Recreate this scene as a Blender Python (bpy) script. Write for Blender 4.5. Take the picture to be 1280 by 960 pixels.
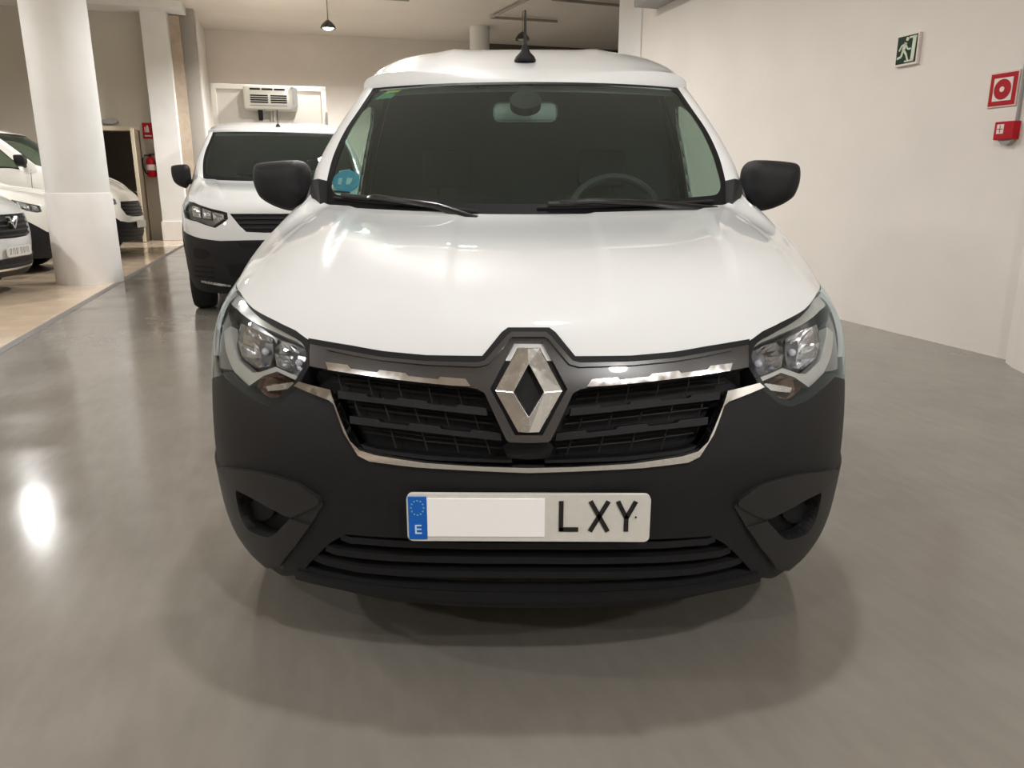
import bpy, bmesh, math, random
from functools import lru_cache
import numpy as np
from mathutils import Vector, Matrix

random.seed(4)
for o in list(bpy.data.objects): bpy.data.objects.remove(o)
SC = bpy.context.scene
COL = SC.collection
R = math.radians

# ------------------------------------------------------------------ camera
F_PX = 960.0
PITCH, YAW = R(14.5), R(0.6)
CAM = np.array([-0.019, -1.54, 1.19])
cd = bpy.data.cameras.new('camera'); cam = bpy.data.objects.new('camera', cd); COL.objects.link(cam)
cd.sensor_width = 36; cd.lens = 36*F_PX/1280; cd.clip_start = .02; cd.clip_end = 200
cam.location = CAM; cam.rotation_euler = (math.pi/2-PITCH, 0, YAW)
SC.camera = cam
# ------------------------------------------------------------------ world, exposure
wd = bpy.data.worlds.new('world'); SC.world = wd; wd.use_nodes = True
wd.node_tree.nodes['Background'].inputs[0].default_value = (1, .95, .88, 1)
wd.node_tree.nodes['Background'].inputs[1].default_value = .02
SC.view_settings.view_transform = 'Standard'; SC.view_settings.look = 'None'
SC.view_settings.exposure = 0.25; SC.view_settings.gamma = 1.0
SC.view_settings.use_curve_mapping = False
LAMP_W = 380.0          # power of one ceiling lamp
ROOM_AZ = R(16.4)       # the room is turned against the van
CEIL = 4.86

_fh = np.array([-math.sin(YAW), math.cos(YAW), 0]); _R = np.array([math.cos(YAW), math.sin(YAW), 0]); _Z = np.array([0, 0, 1.])
_FW = _fh*math.cos(PITCH)-_Z*math.sin(PITCH); _U = _fh*math.sin(PITCH)+_Z*math.cos(PITCH)
def project(p):
    d = np.array(p)-CAM; w = d@_FW
    return np.array([640+F_PX*(d@_R)/w, 480-F_PX*(d@_U)/w])

# ------------------------------------------------------------------ materials
def mat(name, col, rough=.5, metal=0, coat=0, spec=.5, bump=None, vary=None, emit=None, rvary=None):
    m = bpy.data.materials.new(name); m.use_nodes = True
    nt = m.node_tree; b = nt.nodes['Principled BSDF']
    b.inputs['Base Color'].default_value = (*col, 1); b.inputs['Roughness'].default_value = rough
    b.inputs['Metallic'].default_value = metal; b.inputs['Coat Weight'].default_value = coat
    b.inputs['Coat Roughness'].default_value = .03; b.inputs['Specular IOR Level'].default_value = spec
    tc = nt.nodes.new('ShaderNodeTexCoord')
    def noise(scale, det=4):
        n = nt.nodes.new('ShaderNodeTexNoise'); n.inputs['Scale'].default_value = scale; n.inputs['Detail'].default_value = det
        nt.links.new(tc.outputs['Object'], n.inputs['Vector']); return n
    if vary:
        n = noise(vary[0]); r = nt.nodes.new('ShaderNodeValToRGB')
        r.color_ramp.elements[0].position = .3; r.color_ramp.elements[1].position = .7
        k = vary[1]
        r.color_ramp.elements[0].color = (*[c*(1-k) for c in col], 1); r.color_ramp.elements[1].color = (*[min(1, c*(1+k)) for c in col], 1)
        nt.links.new(n.outputs['Fac'], r.inputs['Fac']); nt.links.new(r.outputs['Color'], b.inputs['Base Color'])
    if rvary:
        n = noise(rvary[0]); mr = nt.nodes.new('ShaderNodeMapRange')
        mr.inputs['From Min'].default_value = .3; mr.inputs['From Max'].default_value = .7
        mr.inputs['To Min'].default_value = rvary[1]; mr.inputs['To Max'].default_value = rvary[2]
        nt.links.new(n.outputs['Fac'], mr.inputs['Value']); nt.links.new(mr.outputs['Result'], b.inputs['Roughness'])
    if bump:
        n = noise(bump[0], 6); bp = nt.nodes.new('ShaderNodeBump'); bp.inputs['Strength'].default_value = bump[1]; bp.inputs['Distance'].default_value = .01
        nt.links.new(n.outputs['Fac'], bp.inputs['Height']); nt.links.new(bp.outputs['Normal'], b.inputs['Normal'])
    if emit:
        b.inputs['Emission Color'].default_value = (*emit[0], 1); b.inputs['Emission Strength'].default_value = emit[1]
    return m
def glass(name, tint, ior=1.5, rough=0.0):
    m = bpy.data.materials.new(name); m.use_nodes = True; nt = m.node_tree; nt.nodes.clear()
    out = nt.nodes.new('ShaderNodeOutputMaterial'); mx = nt.nodes.new('ShaderNodeMixShader'); fr = nt.nodes.new('ShaderNodeFresnel')
    tr = nt.nodes.new('ShaderNodeBsdfTransparent'); gl = nt.nodes.new('ShaderNodeBsdfGlossy')
    # the pane is one sheet: hand the Fresnel node the reciprocal on its back so both faces reflect alike
    ge = nt.nodes.new('ShaderNodeNewGeometry'); mr = nt.nodes.new('ShaderNodeMapRange')
    mr.inputs['To Min'].default_value = ior; mr.inputs['To Max'].default_value = 1/ior
    nt.links.new(ge.outputs['Backfacing'], mr.inputs['Value']); nt.links.new(mr.outputs['Result'], fr.inputs['IOR'])
    tr.inputs['Color'].default_value = (*tint, 1); gl.inputs['Roughness'].default_value = rough; gl.inputs['Color'].default_value = (.78, .95, 1.0, 1)
    nt.links.new(fr.outputs[0], mx.inputs[0]); nt.links.new(tr.outputs[0], mx.inputs[1]); nt.links.new(gl.outputs[0], mx.inputs[2]); nt.links.new(mx.outputs[0], out.inputs[0])
    return m
M = {}
M['paint'] = mat('white_paint', (.69, .705, .71), .4, coat=1, spec=.15, vary=(3, .01))
M['cream_paint'] = mat('cream_white_paint', (.80, .78, .72), .35, coat=.8, vary=(3, .01))
M['plastic'] = mat('charcoal_plastic', (.009, .009, .0105), .52, spec=.3, bump=(900, .25), vary=(40, .08))
M['plastic2'] = mat('grey_plastic', (.018, .0175, .0175), .48, spec=.35, bump=(900, .2), vary=(30, .06))
M['gloss'] = mat('dark_gloss_trim', (.036, .033, .032), .3, coat=.3, vary=(20, .05))
M['black'] = mat('matt_black', (.005, .005, .006), .6, spec=.25, vary=(30, .2))
M['blackgloss'] = mat('black_gloss', (.008, .008, .009), .2, vary=(30, .2))
M['rubber'] = mat('tyre_rubber', (.012, .012, .012), .8, bump=(120, .3))
M['chrome'] = mat('chrome', (.72, .72, .72), .14, metal=1, rvary=(60, .1, .2))
M['satin'] = mat('satin_chrome', (.62, .62, .61), .24, metal=1, rvary=(60, .2, .3))
M['silver'] = mat('silver_reflector', (.75, .76, .78), .12, metal=1, rvary=(80, .08, .18))
M['lampwhite'] = mat('lamp_white_bezel', (.5, .5, .48), .22, metal=.35, coat=.4, vary=(30, .05))
M['lampgrey'] = mat('lamp_grey_bezel', (.2, .2, .21), .25, metal=.6, vary=(30, .1))
M['amber'] = mat('amber_reflector', (.2, .135, .1), .2, metal=.7, vary=(60, .25))
M['bulb'] = mat('clear_bulb', (.75, .8, .9), .05, metal=.6, vary=(40, .1))
M['glass'] = glass('windscreen_glass', (.58, .68, .64), 1.8)
M['sideglass'] = glass('side_glass', (.62, .74, .67), 1.45)
M['lens'] = glass('lamp_lens', (.93, .94, .95), 1.45)
M['trim'] = mat('cabin_trim', (.05, .055, .055), .7, bump=(300, .15), vary=(20, .1))
M['trimlight'] = mat('cabin_light_trim', (.45, .5, .46), .7, vary=(20, .05))
M['seat'] = mat('seat_fabric', (.038, .044, .047), .9, bump=(500, .3), vary=(60, .2))
M['dash'] = mat('dashboard_plastic', (.09, .1, .098), .55, bump=(500, .2), vary=(30, .08))
M['bulkhead'] = mat('bulkhead_panel', (.045, .055, .06), .6, vary=(4, .12))
M['plate'] = mat('plate_white', (.62, .61, .56), .4, vary=(60, .03))
M['platecover'] = mat('plate_blank_white', (.95, .95, .95), .6, vary=(10, .005))
M['eublue'] = mat('plate_blue', (.0, .11, .5), .4, vary=(40, .05))
M['euwhite'] = mat('plate_blue_print', (.55, .7, .9), .4, vary=(40, .05))
M['eustar'] = mat('plate_star_print', (.2, .42, .5), .4, vary=(40, .05))
M['ink'] = mat('plate_ink', (.008, .008, .008), .4, vary=(40, .1))
M['stickerblue'] = mat('sticker_blue', (.06, .35, .55), .5, vary=(60, .15))
M['stickerpale'] = mat('sticker_pale', (.45, .68, .66), .5, vary=(60, .08))
M['stickergreen'] = mat('sticker_green', (.05, .3, .2), .5, vary=(60, .1))
M['stickeryellow'] = mat('sticker_yellow', (.5, .62, .12), .5, vary=(60, .1))
M['steel'] = mat('steel', (.4, .4, .4), .35, metal=1, vary=(50, .1))

# ------------------------------------------------------------------ mesh helpers
def tag(o, label=None, cat=None, group=None, kind=None):
    if label: o['label'] = label
    if cat: o['category'] = cat
    if group: o['group'] = group
    if kind: o['kind'] = kind
    return o
def empty(name, loc=(0, 0, 0), rz=0, parent=None):
    o = bpy.data.objects.new(name, None); COL.objects.link(o); o.location = loc; o.rotation_euler = (0, 0, rz); o.parent = parent
    o.empty_display_size = .1
    return o
def obj(name, verts, faces, m, parent=None, smooth=False, normals=None, fixn=False):
    me = bpy.data.meshes.new(name); me.from_pydata([tuple(map(float, v)) for v in verts], [], [tuple(f) for f in faces]); me.update()
    if fixn:
        bm = bmesh.new(); bm.from_mesh(me); bmesh.ops.recalc_face_normals(bm, faces=bm.faces); bm.to_mesh(me); bm.free()
    if smooth:
        me.polygons.foreach_set('use_smooth', [True]*len(me.polygons))
    if normals is not None:
        me.polygons.foreach_set('use_smooth', [True]*len(me.polygons))
        me.normals_split_custom_set_from_vertices([tuple(map(float, n)) for n in normals])
    me.materials.append(M[m] if isinstance(m, str) else m)
    o = bpy.data.objects.new(name, me); COL.objects.link(o); o.parent = parent
    return o
def copy_tree(o, parent=None):
    c = o.copy(); COL.objects.link(c); c.parent = parent
    for ch in list(o.children): copy_tree(ch, c)
    return c
class MB:
    """collects shapes into one mesh"""
    def __init__(s): s.v = []; s.f = []
    def add(s, v, f):
        n = len(s.v); s.v += [tuple(p) for p in v]; s.f += [tuple(i+n for i in q) for q in f]; return s
    def box(s, x0, x1, y0, y1, z0, z1, b=0):
        if b <= 0:
            v = [(x, y, z) for z in (z0, z1) for y in (y0, y1) for x in (x0, x1)]
            f = [(0, 2, 3, 1), (4, 5, 7, 6), (0, 1, 5, 4), (2, 6, 7, 3), (0, 4, 6, 2), (1, 3, 7, 5)]
            return s.add(v, f)
        bm = bmesh.new(); bmesh.ops.create_cube(bm, size=1)
        for w in bm.verts: w.co = Vector(((x0+x1)/2+w.co.x*(x1-x0), (y0+y1)/2+w.co.y*(y1-y0), (z0+z1)/2+w.co.z*(z1-z0)))
        bmesh.ops.bevel(bm, geom=bm.edges[:], offset=b, segments=2, affect='EDGES', profile=.5)
        bm.verts.index_update(); v = [tuple(w.co) for w in bm.verts]; f = [tuple(w.index for w in q.verts) for q in bm.faces]; bm.free()
        return s.add(v, f)
    def lathe(s, prof, n=24, c=(0, 0, 0), axis='z', cap=True):
        v = []; f = []
        for r_, h in prof:
            for k in range(n):
                a = 2*math.pi*k/n; p = (r_*math.cos(a), r_*math.sin(a), h)
                if axis == 'x': p = (p[2], p[0], p[1])
                if axis == 'y': p = (p[1], p[2], p[0])
                v.append((p[0]+c[0], p[1]+c[1], p[2]+c[2]))
        m_ = len(prof)
        for i in range(m_-1):
            for k in range(n): k2 = (k+1) % n; f.append((i*n+k, i*n+k2, (i+1)*n+k2, (i+1)*n+k))
        if cap: f.append(tuple(range(n-1, -1, -1))); f.append(tuple(range((m_-1)*n, m_*n)))
        return s.add(v, f)
    def tube(s, pts, r_, n=8):
        pts = [Vector(p) for p in pts]; rs = r_ if isinstance(r_, (list, tuple)) else [r_]*len(pts)
        v = []; f = []
        for i, p in enumerate(pts):
            t = (pts[min(i+1, len(pts)-1)]-pts[max(i-1, 0)]).normalized()
            a = t.cross(Vector((0, 0, 1)) if abs(t.z) < .9 else Vector((1, 0, 0))).normalized(); b = t.cross(a)
            for k in range(n):
                q = 2*math.pi*k/n; v.append(tuple(p+(a*math.cos(q)+b*math.sin(q))*rs[i]))
        for i in range(len(pts)-1):
            for k in range(n): k2 = (k+1) % n; f.append((i*n+k, i*n+k2, (i+1)*n+k2, (i+1)*n+k))
        f.append(tuple(range(n-1, -1, -1))); f.append(tuple(range((len(pts)-1)*n, len(pts)*n)))
        return s.add(v, f)
    def sphere(s, c, rx, ry=None, rz=None, n=12):
        ry = ry or rx; rz = rz or rx; v = []; f = []
        for i in range(n+1):
            th = math.pi*i/n
            for k in range(2*n):
                ph = math.pi*k/n; v.append((c[0]+rx*math.sin(th)*math.cos(ph), c[1]+ry*math.sin(th)*math.sin(ph), c[2]+rz*math.cos(th)))
        for i in range(n):
            for k in range(2*n): k2 = (k+1) % (2*n); f.append((i*2*n+k, (i+1)*2*n+k, (i+1)*2*n+k2, i*2*n+k2))
        return s.add(v, f)
    def prism(s, loop, y0, y1):     # loop of (x, z), extruded along y
        n = len(loop); v = [(x, y0, z) for x, z in loop]+[(x, y1, z) for x, z in loop]
        f = [tuple(range(n)), tuple(range(2*n-1, n-1, -1))]+[(i, i+n, (i+1) % n+n, (i+1) % n) for i in range(n)]
        return s.add(v, f)
    def build(s, name, m, parent=None, smooth=False):
        o = obj(name, s.v, s.f, m, parent, fixn=True)
        if smooth:
            me = o.data; me.polygons.foreach_set('use_smooth', [True]*len(me.polygons)); me.set_sharp_from_angle(angle=R(38))
        return o
def grid_faces(nu, nv):
    return [(i*nv+j, (i+1)*nv+j, (i+1)*nv+j+1, i*nv+j+1) for i in range(nu-1) for j in range(nv-1)]
def catmull(pts, t):
    n = len(pts)-1; t = min(max(t, 0), 1)*n; i = min(int(t), n-1); f = t-i
    p1, p2 = pts[i], pts[i+1]
    p0 = pts[i-1] if i else 2*p1-p2
    p3 = pts[i+2] if i < n-1 else 2*p2-p1
    return .5*((2*p1)+(p2-p0)*f+(2*p0-5*p1+4*p2-p3)*f*f+(3*p1-p0-3*p2+p3)*f**3)
def smooth01(a, b, x):
    t = min(max((x-a)/(b-a), 0), 1); return t*t*(3-2*t)
def text_mesh(body, size, depth=.001):
    cu = bpy.data.curves.new('lettering', 'FONT'); cu.body = body; cu.size = size; cu.extrude = depth; cu.align_x = 'CENTER'; cu.align_y = 'CENTER'
    o = bpy.data.objects.new('lettering', cu); COL.objects.link(o)
    me = bpy.data.meshes.new_from_object(o.evaluated_get(bpy.context.evaluated_depsgraph_get()))
    bpy.data.objects.remove(o); return me

@lru_cache(maxsize=None)
def trimmed(loops, us, vs):
    bm = bmesh.new()
    for lp in loops:
        vs_ = [bm.verts.new((p[0]*4, p[1]*6, 0)) for p in lp]
        for i in range(len(vs_)): bm.edges.new((vs_[i], vs_[(i+1) % len(vs_)]))
    bmesh.ops.triangle_fill(bm, use_beauty=True, use_dissolve=False, edges=bm.edges[:], normal=(0, 0, 1))
    lo = [min(v.co[k] for v in bm.verts) for k in (0, 1)]; hi = [max(v.co[k] for v in bm.verts) for k in (0, 1)]
    for arr, k, sc in ((us, 0, 4), (vs, 1, 6)):
        no = (1, 0, 0) if k == 0 else (0, 1, 0)
        for c in arr:
            if lo[k]+1e-4 < c*sc < hi[k]-1e-4:
                co = (c*sc, 0, 0) if k == 0 else (0, c*sc, 0)
                bmesh.ops.bisect_plane(bm, geom=bm.verts[:]+bm.edges[:]+bm.faces[:], plane_co=co, plane_no=no, dist=1e-6)
    bm.verts.index_update()
    uvs = [(round(v.co.x/4, 6), round(v.co.y/6, 6)) for v in bm.verts]; fidx = [tuple(v.index for v in f.verts) for f in bm.faces]
    bnd = [(e.verts[0].index, e.verts[1].index, tuple(v.index for v in e.link_faces[0].verts)) for e in bm.edges if len(e.link_faces) == 1]
    bm.free()
    return uvs, fidx, bnd
# generic trimmed surface patch: loops in parameter space (u, v) mapped through fn
def skin(name, fn, loops, m, parent, off=0., thick=.008, us=(), vs=(), backface=False):
    uvs, fidx, bnd = trimmed(tuple(tuple((round(float(a), 6), round(float(b), 6)) for a, b in lp) for lp in loops), tuple(us), tuple(vs))
    V = []; N = []; pts = []
    h = 1e-3
    for u_, w_ in uvs:
        p = fn(u_, w_); a = fn(u_+h, w_)-fn(u_-h, w_); b = fn(u_, w_+h)-fn(u_, w_-h)
        n = np.cross(a, b); L = np.linalg.norm(n); n = n/L if L > 1e-12 else np.array([0, -1, 0.])
        pts.append((p, n))
    # orient outward = away from a point on the van's axis
    sgn = 1
    tot = sum(float(np.dot(n, p-np.array([0, max(p[1], 1.2), .75]))) for p, n in pts)
    if tot < 0: sgn = -1
    faces = []
    for p, n in pts: V.append(p+n*sgn*off); N.append(n*sgn)
    for idx in fidx:
        idx = list(idx)
        q = [V[i] for i in idx]; fn_ = np.cross(q[1]-q[0], q[2]-q[0])
        if np.dot(fn_, N[idx[0]]) < 0: idx.reverse()
        faces.append(idx)
    if thick:
        for i, j, fi in bnd:
            if True:
                cen = np.mean([V[v] for v in fi], axis=0)
                q = [V[i], V[j], V[j]-N[j]*thick, V[i]-N[i]*thick]
                fnm = np.cross(q[1]-q[0], q[3]-q[0])
                k = len(V); rev = np.dot(fnm, (q[0]+q[1])/2-cen) < 0
                L = np.linalg.norm(fnm); nn = fnm/(L if L > 1e-12 else 1)*(-1 if rev else 1)
                V += q; N += [nn]*4
                faces.append([k+3, k+2, k+1, k] if rev else [k, k+1, k+2, k+3])
        if backface:
            n0 = len(uvs); k = len(V)
            V += [V[i]-N[i]*thick for i in range(n0)]; N += [-N[i] for i in range(n0)]
            faces += [[k+i for i in reversed(f)] for f in faces[:len(fidx)]]
    return obj(name, V, faces, m, parent, normals=N)
def fan_bowl(name, fn, loop, m, parent, offs, scales, flat=True):
    """reflector bowl: rings of the loop shrinking to its centre at given offsets"""
    c = np.mean(np.array(loop), axis=0); V = []; n = len(loop); h = 1e-3
    def nrm(u, w):
        q = np.cross(fn(u+h, w)-fn(u-h, w), fn(u, w+h)-fn(u, w-h)); q /= np.linalg.norm(q)
        p = fn(u, w)
        return q if np.dot(q, p-np.array([0, max(p[1], 1.2), .75])) > 0 else -q
    n0 = nrm(*c)
    rng = random.Random(7)
    if flat and n < 14:      # more facets: split each side
        loop = [tuple(np.array(loop[i])*(1-k/2)+np.array(loop[(i+1) % n])*(k/2)) for i in range(n) for k in (0, 1)]; n = len(loop)
    for r_i, (o_, s_) in enumerate(zip(offs, scales)):
        for p in loop:
            q = c+(np.array(p)-c)*s_; V.append(fn(*q)+n0*(o_+(rng.uniform(-.007, .007) if r_i not in (0, len(offs)-1) else 0)))
    faces = [(i*n+k, i*n+(k+1) % n, (i+1)*n+(k+1) % n, (i+1)*n+k) for i in range(len(offs)-1) for k in range(n)]
    faces.append(tuple(range((len(offs)-1)*n, len(offs)*n)))
    return obj(name, V, faces, m, parent, smooth=not flat), fn(*c)+n0*offs[-1], n0

# ------------------------------------------------------------------ room
def room_obj(o): o.rotation_euler = (0, 0, ROOM_AZ); return o
def struct(name, mb, m, parent=None):
    o = mb.build(name, m, parent)
    if parent is None: room_obj(o); o['kind'] = 'structure'
    return o
def rp(u, v, z=0):
    c, s = math.cos(ROOM_AZ), math.sin(ROOM_AZ); return (u*c-v*s, u*s+v*c, z)

def concrete():
    m = mat('polished_concrete', (.165, .155, .14), .15, spec=.5, rvary=(2.2, .10, .22), bump=(3.5, .02))
    nt = m.node_tree; b = nt.nodes['Principled BSDF']; tc = nt.nodes.new('ShaderNodeTexCoord')
    a = nt.nodes.new('ShaderNodeTexNoise'); a.inputs['Scale'].default_value = .9; a.inputs['Detail'].default_value = 8; a.inputs['Roughness'].default_value = .62
    c = nt.nodes.new('ShaderNodeTexNoise'); c.inputs['Scale'].default_value = 22; c.inputs['Detail'].default_value = 6
    mp = nt.nodes.new('ShaderNodeMapping'); mp.inputs['Scale'].default_value = (1, .25, 1)
    nt.links.new(tc.outputs['Object'], a.inputs['Vector']); nt.links.new(tc.outputs['Object'], mp.inputs[0]); nt.links.new(mp.outputs[0], c.inputs['Vector'])
    ad = nt.nodes.new('ShaderNodeMath'); ad.operation = 'MULTIPLY_ADD'; ad.inputs[1].default_value = .38
    nt.links.new(c.outputs['Fac'], ad.inputs[0]); nt.links.new(a.outputs['Fac'], ad.inputs[2])
    r = nt.nodes.new('ShaderNodeValToRGB'); e = r.color_ramp.elements
    e[0].position = .4; e[0].color = (.182, .168, .145, 1); e[1].position = .85; e[1].color = (.25, .232, .202, 1)
    nt.links.new(ad.outputs[0], r.inputs[0])
    # small pale scuffs
    sp = nt.nodes.new('ShaderNodeTexNoise'); sp.inputs['Scale'].default_value = 16; sp.inputs['Detail'].default_value = 9; sp.inputs['Roughness'].default_value = .75
    nt.links.new(tc.outputs['Object'], sp.inputs['Vector'])
    sr = nt.nodes.new('ShaderNodeValToRGB'); sr.color_ramp.elements[0].position = .70; sr.color_ramp.elements[1].position = .76
    nt.links.new(sp.outputs['Fac'], sr.inputs[0])
    mx = nt.nodes.new('ShaderNodeMixRGB'); mx.inputs[2].default_value = (.38, .365, .33, 1)
    nt.links.new(sr.outputs[0], mx.inputs[0]); nt.links.new(r.outputs[0], mx.inputs[1]); nt.links.new(mx.outputs[0], b.inputs['Base Color'])
    return m
M['floor'] = concrete()
M['wall'] = mat('white_plaster', (.78, .735, .68), .75, bump=(9, .12), vary=(1.3, .035))
M['wallback'] = mat('painted_brick', (.76, .70, .63), .8, bump=(5, .2), vary=(.8, .05))
M['walldark'] = mat('bay_shade_wall', (.10, .085, .075), .7, vary=(1, .1))  # shade of the unlit far bay is put into this wall colour
M['wallleft'] = mat('beige_plaster', (.58, .54, .47), .8, bump=(9, .1), vary=(.9, .04))
M['ceiling'] = mat('ceiling_plaster', (.72, .66, .58), .85, bump=(4, .1), vary=(.7, .05))
M['column'] = mat('column_plaster', (.76, .75, .72), .7, bump=(14, .12), vary=(2, .04))
M['columnlow'] = mat('column_plaster_lower', (.78, .75, .72), .7, bump=(14, .2), vary=(3, .04))
M['tile'] = mat('cream_marble_tile', (.70, .565, .42), .1, vary=(4, .05), rvary=(3, .06, .16))
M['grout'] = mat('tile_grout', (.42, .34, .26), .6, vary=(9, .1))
M['strip'] = mat('grey_edge_strip', (.16, .15, .15), .4, vary=(9, .1))
M['cream'] = mat('cream_gloss_paint', (.68, .60, .46), .4, vary=(5, .04))
M['wood'] = mat('dark_door_leaf', (.12, .09, .06), .5, vary=(9, .15))
M['void'] = mat('unlit_plaster', (.5, .45, .4), .9, vary=(2, .1))
M['red'] = mat('safety_red', (.42, .008, .016), .5, spec=.2, vary=(20, .05))
M['signwhite'] = mat('sign_white', (.78, .70, .66), .5, vary=(20, .03))
M['signpink'] = mat('sign_frame_pale', (.75, .55, .5), .5, vary=(20, .03))
M['signgreen'] = mat('sign_green', (.009, .034, .017), .6, spec=.2, vary=(20, .08))
M['signpale'] = mat('sign_glow_white', (.62, .68, .52), .5, vary=(20, .05))
M['grey'] = mat('grey_enamel', (.3, .29, .28), .5, vary=(20, .05))
M['pipe'] = mat('painted_pipe', (.3, .27, .23), .5, vary=(8, .08))
M['lampglow'] = mat('lamp_bulb', (1, .97, .9), .4, emit=((1, .95, .88), 14), vary=(5, .01))
M['shade'] = mat('lamp_shade', (.05, .05, .045), .4, metal=.3, vary=(9, .1))
M['boxpanel'] = mat('box_panel', (.66, .61, .54), .45, vary=(2, .03))
M['unit'] = mat('cooling_unit_shell', (.75, .71, .62), .4, vary=(4, .03))

WALL_U = 4.34
floor = struct('floor', MB().box(-2.55, 13, -8, 20.2, -.12, 0), 'floor')
tb = struct('floor_tiled', MB().box(-10.2, -2.62, -8, 20.2, -.12, -.004), 'grout')
tm = MB().box(-.298, .298, -.298, .298, -.02, 0); t0 = None
for i in range(9):
    for j in range(24):
        u = -2.62-.3-.6*i; v = 4.0+.3+.6*j
        if v > 17.7: continue
        if t0 is None: t0 = tm.build('tile', 'tile', tb); o = t0
        else: o = t0.copy(); COL.objects.link(o)
        o.location = (u, v, 0)
struct('trim_1', MB().box(-2.625, -2.548, -8, 20, -.02, .002), 'strip')
struct('wall_right', MB().box(WALL_U, WALL_U+.3, -8, 8.95, 0, CEIL), 'wall')
struct('trim_2', MB().box(WALL_U-.02, WALL_U+.32, 8.95, 9.72, 0, CEIL, .01), 'column')          # smooth end pier of the wall
pil = [(4.36, 2.70), (4.33, 2.66), (4.26, 2.60), (4.17, 2.47), (4.09, 2.30), (4.06, 2.10), (4.06, 1.85), (4.10, 1.65), (4.20, 1.45), (4.36, 1.34)]; np_ = len(pil)
struct('trim_3', MB().add([(u, v, 0) for u, v in pil]+[(u, v, CEIL) for u, v in pil], [(i, (i+1) % np_, np_+(i+1) % np_, np_+i) for i in range(np_)]+[tuple(range(np_)), tuple(range(np_, 2*np_))]), 'wall')   # rounded pilaster's edge
struct('wall_back', MB().box(-2.15, 4.9, 20, 20.3, 0, CEIL), 'wallback')
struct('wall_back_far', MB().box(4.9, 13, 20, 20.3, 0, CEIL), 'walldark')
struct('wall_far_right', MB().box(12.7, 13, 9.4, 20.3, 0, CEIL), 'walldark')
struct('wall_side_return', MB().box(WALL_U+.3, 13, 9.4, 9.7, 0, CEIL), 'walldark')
struct('wall_recess', MB().box(-2.45, -2.15, 17.7, 20.3, 0, CEIL), 'wall')
wl = MB().box(-10.2, -4.34, 17.7, 18, 0, CEIL).box(-4.34, -3.51, 17.7, 18, 2.35, CEIL).box(-3.51, -2.15, 17.7, 18, 0, CEIL)
struct('wall_back_left', wl, 'wallleft')
struct('wall_store', MB().box(-5.6, -2.5, 20.2, 20.4, 0, 3).box(-5.8, -5.6, 18, 20.4, 0, 3).box(-2.6, -2.46, 18, 20.4, 0, 3).box(-5.8, -2.46, 18, 20.4, 2.9, 3.0), 'void')
struct('wall_left', MB().box(-10.4, -10.1, -8, 18, 0, CEIL), 'wallleft')
struct('wall_front', MB().box(-10.4, WALL_U+.3, -8.3, -8, 0, CEIL), 'wall')
struct('ceiling', MB().box(-10.4, 13, -8.3, 20.3, CEIL, CEIL+.2), 'ceiling')
struct('trim_4', MB().box(-10.1, -2.3, 17.0, 17.7, 4.72, CEIL), 'column')                        # ceiling beam over the pier
struct('trim_5', MB().box(-3.17, -2.66, 17.35, 17.75, 0, 4.74), 'column')                         # square pier
struct('trim_6', MB().box(-3.2, -2.62, 17.3, 17.75, 0, .42, .01), 'columnlow')                    # thicker foot of the pier
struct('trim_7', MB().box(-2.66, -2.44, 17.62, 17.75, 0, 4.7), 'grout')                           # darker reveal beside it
# door in the far left wall
d = room_obj(empty('door_1')); d.location = rp(-3.92, 17.7); d['kind'] = 'structure'
MB().box(-.44, -.38, -.06, .3, 0, 2.36).box(.38, .46, -.06, .3, 0, 2.36).box(-.44, .46, -.06, .3, 2.34, 2.43).build('door_frame', 'cream', d)
leaf = MB().box(.40, .445, -.80, -.06, .01, 2.34).build('door_leaf', 'wood', d)
MB().box(.392, .453, -.86, -.80, .01, 2.34).build('door_edge', 'cream', leaf)
MB().tube([(.40, -.72, 1.05), (.34, -.72, 1.05), (.34, -.60, 1.05)], .012).build('door_handle', 'steel', leaf)

# round columns
def column(u, v, r_, name, label):
    t = room_obj(empty(name)); t.location = rp(u, v); tag(t, label, 'column')
    MB().lathe([(r_, 1.1), (r_, CEIL)], 40).build('upper_shaft', 'column', t, True)
    MB().lathe([(r_+.03, 0), (r_+.028, .05), (r_+.018, 1.08), (r_+.004, 1.105)], 40).build('lower_sleeve', 'columnlow', t, True)
    return t
c1 = column(-2.95, 9.42, .355, 'column', 'thick round white column beside the parked row on the tiles')
c3 = column(4.22, 17.9, .235, 'column', 'slim round column in the shade by the back wall')

# pendant lamps; each carries its own light
def pendant(u, v, z, label, lit=True, group=None, power=1.):
    t = room_obj(empty('pendant_lamp')); t.location = rp(u, v, z); tag(t, label, 'lamp', group)
    MB().tube([(0, 0, .14), (0, 0, CEIL-z)], .012).build('cord', 'pipe', t)
    pr_ = [(.02, .17), (.05, .15), (.10, .11), (.145, .05), (.16, 0.0), (.152, 0.0), (.135, .05), (.09, .10), (.03, .13)]
    MB().lathe(pr_, 28, cap=False).build('lamp_shade', 'shade', t, True)
    MB().sphere((0, 0, .035), .115, .115, .06).build('bulb', 'lampglow' if lit else 'grey', t, True)
    if lit:
        ld = bpy.data.lights.new('lamp_light', 'SPOT'); ld.energy = LAMP_W*power; ld.color = (1, .985, .965); ld.spot_size = R(172); ld.spot_blend = .5
        ld.shadow_soft_size = .12
        lo = bpy.data.objects.new('lamp_light', ld); COL.objects.link(lo); lo.parent = t; lo.location = (0, 0, -.05)
    return t
pendant(.57, 16, 4.30, 'lit pendant lamp above the cooling unit near the back wall', power=4.)
pendant(4.73, 16, 4.28, 'unlit dark pendant lamp in the shaded far bay', False)
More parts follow.
